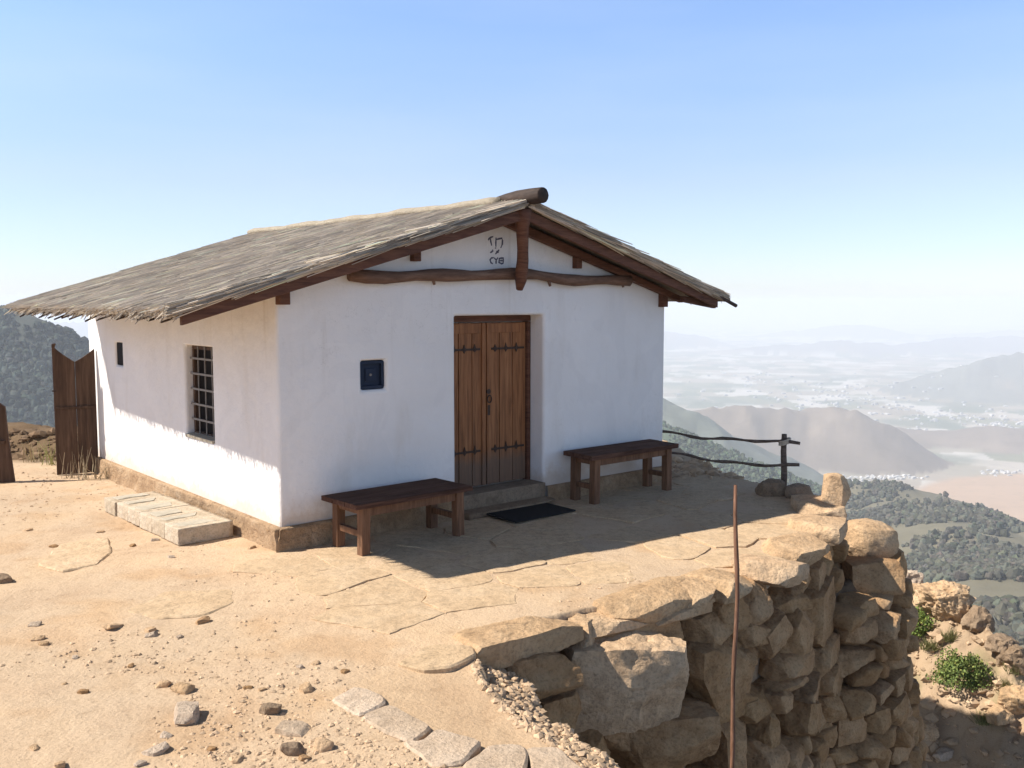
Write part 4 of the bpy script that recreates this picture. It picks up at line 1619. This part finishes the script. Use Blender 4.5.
ridge(((850, 432, 4150), (900, 428, 4100), (950, 431, 4050), (1000, 428, 4000), (1050, 432, 4000), (1120, 440, 4000)), .25, 60, 5)
ridge(((860, 405, 6600), (900, 390, 6400), (930, 379, 6300), (960, 369, 6200), (985, 362, 6200), (1024, 355, 6200), (1100, 343, 6200), (1200, 340, 6200)), .35, 60, 6)
ridge(((815, 381, 8600), (850, 371, 8500), (882, 372, 8500), (920, 381, 8500)), .3, 60, 6)
ridge(((560, 322, 13000), (640, 327, 13000), (690, 335, 13000), (725, 345, 13000)), .3, 150, 7)
ridge(((740, 337, 16000), (790, 331, 16000), (825, 327, 16000), (866, 325, 16000), (892, 331, 16000), (930, 335, 15500), (985, 332, 15000), (1024, 329, 15000), (1120, 324, 15000)), .3, 150, 7)
ridge(((700, 352, 11000), (760, 347, 11000), (840, 341, 11000), (900, 345, 11000), (960, 338, 11500), (1040, 336, 11500)), .3, 150, 7)
ridge(((-700, 318, 12000), (-300, 320, 12000), (0, 322, 12000), (300, 324, 12000), (560, 328, 12000)), .3, 150, 7)
CIDC = {0: (.30, .25, .185), 1: (.060, .066, .052), 2: (.155, .135, .085), 3: (.09, .12, .075), 4: (.13, .14, .11), 5: (.20, .155, .115), 6: (.15, .15, .12), 7: (.18, .17, .15), 8: (.16, .145, .08)}


def terrain_h(x, y):
    r = np.hypot(x, y)
    home = np.interp(r, [0, 20, 40, 150, 400, 620, 900, 1300, 2000, 2600], [-7, -7, -12, -80, -172, -216, -300, -420, -585, -640])
    fl = FLOOR + 10 * fbm2(x / 900, y / 900, 4, 101)
    z = np.maximum(home, fl)
    cid = np.where(home > fl, 8, 0)
    for pts, sl, rd, k in RIDGES:
        best = np.full(x.shape, -1e9)
        P = np.array(pts)
        for i in range(len(P) - 1):
            a, b = P[i], P[i + 1]
            dx, dy = b[0] - a[0], b[1] - a[1]
            t = np.clip(((x - a[0]) * dx + (y - a[1]) * dy) / (dx * dx + dy * dy), 0, 1)
            d2 = (x - a[0] - t * dx) ** 2 + (y - a[1] - t * dy) ** 2
            zz = a[2] + t * (b[2] - a[2]) - sl * (np.sqrt(d2 + rd * rd) - rd)
            best = np.maximum(best, zz)
        cid = np.where(best > z, k, cid)
        z = np.maximum(z, best)
    rel = np.clip((z - FLOOR) / 150, .02, 1) * smooth(25, 350, r)
    sc1 = np.clip(r / 1500, .35, 6)
    n1 = 1 - 2 * np.abs(fbm2(x / (210 * 1.0), y / 210, 4, 111))
    n2 = fbm2(x / 60, y / 60, 4, 117)
    n4 = 1 - 2 * np.abs(fbm2(x / 520 + 3, y / 520, 4, 113))
    z = z + rel * smooth(2000, 3200, r) * smooth(9000, 6000, r) * 32 * (n4 - .6)
    z = z + rel * (np.clip(r / 1300, .3, 3.0) * 15 * (n1 - .55) + np.clip(1500 / (r + 300), .2, 1) * 5 * n2)
    return z, cid


naz, nr = 900, 420
az = np.linspace(R(-52), R(48), naz)
rr = np.concatenate([np.geomspace(14, 400, 70), np.geomspace(404, 6500, 270), np.geomspace(6560, 27000, 80)])
A, RR = np.meshgrid(az, rr)
TX, TY = np.sin(A) * RR, np.cos(A) * RR
TZ, TC = terrain_h(TX, TY)
col = np.zeros((*TX.shape, 3))
for k, c in CIDC.items():
    col[TC == k] = c
nn = fbm2(TX / 130, TY / 130, 5, 121)
n3 = fbm2(TX / 420 + 7, TY / 420, 4, 123)
col *= (1 + .35 * nn)[..., None]
# scrub and bare patches on the slopes
bare = smooth(.12, .38, n3) * (TC > 0) * (TC != 1)
col = col * (1 - .5 * bare[..., None]) + .5 * bare[..., None] * np.array([.30, .225, .15])
# cultivated valley floor: fields, groves, pale bare strips
flo = TC == 0
cell = (np.floor(TX / 170 + 1.3 * fbm2(TX / 600, TY / 600, 3, 131)) * 7.13 + np.floor(TY / 260 + 1.3 * fbm2(TX / 500, TY / 500, 3, 133)) * 3.77)
hsh = np.abs(np.modf(np.sin(cell) * 4371.3)[0])
pal = np.array([(.34, .285, .215), (.43, .38, .31), (.21, .205, .125), (.27, .225, .16), (.15, .165, .105), (.50, .46, .40), (.31, .27, .20)])
fc = pal[(hsh * 6.99).astype(int)]
grove = smooth(.05, .35, fbm2(TX / 330, TY / 330, 5, 137))[..., None]
fc = fc * (1 - .75 * grove) + .75 * grove * np.array([.12, .14, .09])
pale = smooth(.18, .42, fbm2(TX / 700 + 4, TY / 420, 5, 139))[..., None]
fc = fc * (1 - .8 * pale) + .8 * pale * np.array([.56, .52, .46])
col = np.where(flo[..., None], fc, col)
FIELD = [tuple(D(*p)[:2]) for p in ((918, 494, 2930), (940, 481, 3080), (965, 475, 3180), (1024, 470, 3240), (1200, 468, 3250), (1300, 560, 2200), (1024, 545, 2300), (940, 512, 2620))]
ff = in_poly(TX, TY, FIELD)
fe = smooth(60, 0, poly_dist(TX, TY, FIELD, True) * np.where(ff, 0, 1))
strip = fbm2(TX / 300, TY / 70, 4, 141)
col = col * (1 - fe[..., None]) + fe[..., None] * (np.array([.44, .295, .185]) * (1 + .12 * strip[..., None]))
TZ = TZ * 1.0
TZ[ff & (TC == 0)] = FLOOR + 1
V = np.stack([TX, TY, TZ], -1).reshape(-1, 3)
i = np.arange(naz - 1)[None, :] + np.arange(nr - 1)[:, None] * naz
F = np.stack([i, i + 1, i + 1 + naz, i + naz], -1).reshape(-1, 4)
tag(np_obj('mountains_and_valley', V, F, TERRAIN, col=np.clip(col.reshape(-1, 3), .02, .7)), 'hazy valley with fields and ridges below the terrace', kind='structure')


def sky_dist(x, y, z):
    return proj((x, y, z))


def blob_forest(name, label, n, sampler, h, tone):
    base, bf = cube_grid(2)
    base = base / np.linalg.norm(base, axis=1, keepdims=True)
    P = sampler(n)
    n = len(P)
    z, _ = terrain_h(P[:, 0], P[:, 1])
    s = h * (.35 + 1.3 * rng.random(n) ** 1.8)
    q = base[None] * (1 + rng.uniform(-.35, .35, (n, len(base), 1))) * s[:, None, None] * np.array([.55, .55, .62])
    q = q + np.column_stack([P, z + s * .35])[:, None, :]
    F = (bf[None] + (np.arange(n) * len(base))[:, None, None]).reshape(-1, 4)
    c = np.array(tone) * rng.uniform(.5, 1.35, (n, 1)) * (1 + rng.normal(0, .06, (n, 3)))
    return tag(np_obj(name, q.reshape(-1, 3), F, FOREST, smooth_=False, col=np.repeat(c, len(base), 0)), label, kind='stuff')


def view_sampler(x0, x1, d0, d1, cids, dens, seed):
    def f(n):
        out = []
        while len(out) < n:
            px = rng.uniform(x0, x1, n * 2)
            d = np.exp(rng.uniform(math.log(d0), math.log(d1), n * 2))
            x = (px - 512) / FPX * d
            _, c = terrain_h(x, d)
            k = np.isin(c, cids) & (rng.random(len(x)) < np.clip(fbm2(x / 120, d / 120, 4, seed) * 2.2 + dens, 0, 1))
            out.extend(np.column_stack([x, d])[k].tolist())
        return np.array(out[:n])
    return f


blob_forest('forest', 'scrubby trees covering the spur below the hillside', 12000, view_sampler(830, 1130, 480, 1500, (2, 8), .12, 151), 5.0, (.085, .083, .058))
blob_forest('forest', 'dark forest covering the steep mountain at the left', 22000, view_sampler(-120, 190, 650, 1500, (1,), 1.3, 153), 5.5, (.052, .062, .048))
blob_forest('forest', 'trees on the near spur behind the rail fence', 5000, view_sampler(640, 860, 1150, 1650, (3,), .4, 155), 5.5, (.065, .085, .05))

# far settlement
def boxes(name, label, spots, kind=True):
    V, F, C = [], [], []
    for x, y, w, l, h, t, a in spots:
        z = float(terrain_h(np.array([x]), np.array([y]))[0][0])
        b = len(V)
        ca, sa = math.cos(a), math.sin(a)
        for zz in (z - 2, z + h):
            for dx, dy in ((-w, -l), (w, -l), (w, l), (-w, l)):
                V.append((x + (dx * ca - dy * sa) / 2, y + (dx * sa + dy * ca) / 2, zz))
                C.append((t, t * .97, t * .92))
        for dy in (-l, l):
            V.append((x - dy / 2 * sa * .98, y + dy / 2 * ca * .98, z + h + 2.2))
            C.append((t * .9, t * .85, t * .8))
        F += [(b, b + 1, b + 5, b + 4), (b + 1, b + 2, b + 6, b + 5), (b + 2, b + 3, b + 7, b + 6), (b + 3, b, b + 4, b + 7),
              (b + 5, b + 6, b + 9, b + 8), (b + 7, b + 4, b + 8, b + 9)]
    F3 = [(k * 10 + 4, k * 10 + 5, k * 10 + 8) for k in range(len(spots))] + [(k * 10 + 6, k * 10 + 7, k * 10 + 9) for k in range(len(spots))]
    return tag(np_obj(name, V, [np.array(F3), np.array(F)], TOWN, smooth_=False, col=np.array(C)), label, kind='stuff')


spots = []
for cx, cd, sx, sd, n in ((850, 3080, 34, 60, 90), (893, 3190, 36, 24, 60), (880, 4300, 60, 120, 50), (720, 4900, 40, 300, 40), (950, 4900, 120, 250, 80), (860, 5600, 120, 500, 90),
                          (800, 6500, 130, 700, 60), (1000, 4600, 40, 150, 40), (740, 7500, 60, 500, 20), (1010, 3280, 20, 40, 25)):
    for _ in range(n):
        px = random.gauss(cx, sx * .5)
        d = random.gauss(cd, sd * .6)
        k = cd / 3200
        spots.append(((px - 512) / FPX * d, d, random.uniform(6, 16) * k, random.uniform(6, 12) * k, random.uniform(3, 5) * k, random.uniform(.40, .72) if cd < 4000 else random.uniform(.32, .6), random.uniform(-.4, .4)))
boxes('far_town', 'pale roofs of the distant town on the valley floor', spots)

# slender dark trees on the spur's skyline
def skyline_tree(px, py, d, h, label):
    p = D(px, py, d)
    x = p[0]
    ds = np.arange(d - 160, d + 160, 8.0)
    xs_ = (px - 512) / FPX * ds
    zs, _ = terrain_h(xs_, ds)
    e = (zs - EYE) / ds
    k = int(np.argmax(e))
    x, y, z = xs_[k], ds[k], zs[k]
    t = thing('conifer', label, 'tree', (x, y, z - .5), 0, 'slender trees along the spur skyline')
    m = MB()
    m.tube([(0, 0, 0), (0, 0, h * .4)], [.35, .2], 6)
    m.build('trunk', POLEWOOD, t)
    n = 160
    u = rng.random(n)
    a = rng.uniform(0, 6.28, n)
    r_ = h * .17 * (1 - u) ** .7 * rng.uniform(.4, 1, n) + .1
    P = np.column_stack([np.cos(a) * r_, np.sin(a) * r_, h * (.12 + .86 * u)])
    dd = rng.normal(0, 1, (n, 3)) + np.array([0, 0, .4])
    dd /= np.linalg.norm(dd, axis=1, keepdims=True)
    ss = np.cross(dd, rng.normal(0, 1, (n, 3)))
    ss /= np.linalg.norm(ss, axis=1, keepdims=True)
    L = h * .11
    V = np.stack([P - ss * L * .5, P + dd * L - ss * L * .2, P + dd * L + ss * L * .4, P + ss * L * .5], 1).reshape(-1, 3)
    F = np.array([0, 1, 2, 3])[None] + (np.arange(n) * 4)[:, None]
    np_obj('crown', V, F, FOREST, t, smooth_=False, col=np.tile((.045, .06, .03), (n * 4, 1)))


for px, py, d, h, lb in ((985, 520, 1050, 12, 'tallest slender dark tree on the spur skyline before the tan field'), (970, 516, 1080, 9, 'bushy dark tree on the spur skyline left of the tallest one'),
                         (953, 512, 1110, 8, 'round dark tree on the spur skyline, leftmost of the three'),):
    skyline_tree(px, py, d, h, lb)

# ------------------------------------------------------------------ haze
HZ = NT('haze')
HZ.t.nodes.remove(HZ.b)
pvn = HZ.n('ShaderNodeVolumePrincipled')
pvn.inputs['Color'].default_value = (.90, .94, 1.0, 1)
pvn.inputs['Density'].default_value = 1.5e-4
pvn.inputs['Anisotropy'].default_value = .0
outn = [n for n in HZ.t.nodes if n.type == 'OUTPUT_MATERIAL'][0]
HZ.l(pvn.outputs[0], outn.inputs['Volume'])
m = MB()
m.box((0, 13000, (60 - 700) / 2), (52000, 34000, 760))
hzo = m.build('haze', HZ.m)
tag(hzo, 'pale haze filling the valley air', kind='stuff')

# ------------------------------------------------------------------ light, sky, camera
SUN = (UX * .80 + VX * -.53) + np.array([0, 0, -1.0])     # direction the light travels
SUN /= np.linalg.norm(SUN)
el = math.asin(-SUN[2])
azs = math.atan2(-SUN[0], -SUN[1])                          # clockwise from +Y
sd = bpy.data.lights.new('sun', 'SUN')
sd.energy = 4.8
sd.angle = R(.5)
sd.color = (1.0, .955, .89)
so = link(bpy.data.objects.new('sun', sd))
so.rotation_euler = Vector(SUN).to_track_quat('-Z', 'Y').to_euler()
so.location = (-30, -4, 40)

w = bpy.data.worlds.new('World')
sc.world = w
w.use_nodes = True
sky = w.node_tree.nodes.new('ShaderNodeTexSky')
sky.sky_type = 'NISHITA'
sky.sun_disc = False
sky.sun_elevation = el
sky.sun_rotation = azs
sky.altitude = 900
sky.air_density = 1.0
sky.dust_density = .5
sky.ozone_density = 1.0
bg = w.node_tree.nodes['Background']
bg.inputs['Strength'].default_value = .15
# sky tinted by height, its zenith dimmed to deepen the ground shade
nt = w.node_tree
tc = nt.nodes.new('ShaderNodeTexCoord')
sx = nt.nodes.new('ShaderNodeSeparateXYZ')
nt.links.new(tc.outputs['Generated'], sx.inputs[0])
rp = nt.nodes.new('ShaderNodeValToRGB')
el_ = rp.color_ramp.elements
el_[0].position, el_[0].color = 0.0, (.56, .59, .71, 1)
el_[1].position, el_[1].color = 1.0, (.11, .11, .115, 1)
for p_, c_ in ((.05, (.60, .62, .78, 1)), (.12, (.70, .66, .745, 1)), (.25, (.86, .86, .96, 1)), (.45, (.78, .94, 1.06, 1)), (.62, (.24, .235, .24, 1))):
    e_ = el_.new(p_)
    e_.color = c_
nt.links.new(sx.outputs[2], rp.inputs[0])
mx = nt.nodes.new('ShaderNodeMix')
mx.data_type = 'RGBA'
mx.blend_type = 'MULTIPLY'
mx.inputs[0].default_value = 1
nt.links.new(sky.outputs[0], mx.inputs[6])
nt.links.new(rp.outputs[0], mx.inputs[7])
# faint uneven high haze
nz = nt.nodes.new('ShaderNodeTexNoise')
nz.inputs['Scale'].default_value = 1
nz.inputs['Detail'].default_value = 5
mpn = nt.nodes.new('ShaderNodeMapping')
mpn.inputs['Scale'].default_value = (1.6, 1.6, 9)
nt.links.new(tc.outputs['Generated'], mpn.inputs[0])
nt.links.new(mpn.outputs[0], nz.inputs['Vector'])
nr_ = nt.nodes.new('ShaderNodeMapRange')
nr_.inputs['From Min'].default_value = .45
nr_.inputs['From Max'].default_value = .75
nr_.inputs['To Min'].default_value = 0
nr_.inputs['To Max'].default_value = .16
nt.links.new(nz.outputs['Fac'], nr_.inputs['Value'])
mh = nt.nodes.new('ShaderNodeMix')
mh.data_type = 'RGBA'
nt.links.new(nr_.outputs[0], mh.inputs[0])
nt.links.new(mx.outputs[2], mh.inputs[6])
mh.inputs[7].default_value = (3.9, 4.2, 4.6, 1)
nt.links.new(mh.outputs[2], bg.inputs['Color'])

cd = bpy.data.cameras.new('camera')
cd.sensor_width = 36
cd.lens = FPX / 1024 * 36
cd.clip_start = .1
cd.clip_end = 80000
co = link(bpy.data.objects.new('camera', cd))
co.location = (0, 0, EYE)
co.rotation_euler = (R(90) - PITCH, 0, 0)
sc.camera = co

vs = sc.view_settings
vs.view_transform = 'Standard'
vs.look = 'None'
vs.gamma = 1
vs.use_curve_mapping = False
vs.exposure = .68
sc.cycles.use_denoising = True
sc.cycles.sample_clamp_indirect = 4
sc.cycles.max_bounces = 8
sc.cycles.volume_bounces = 2
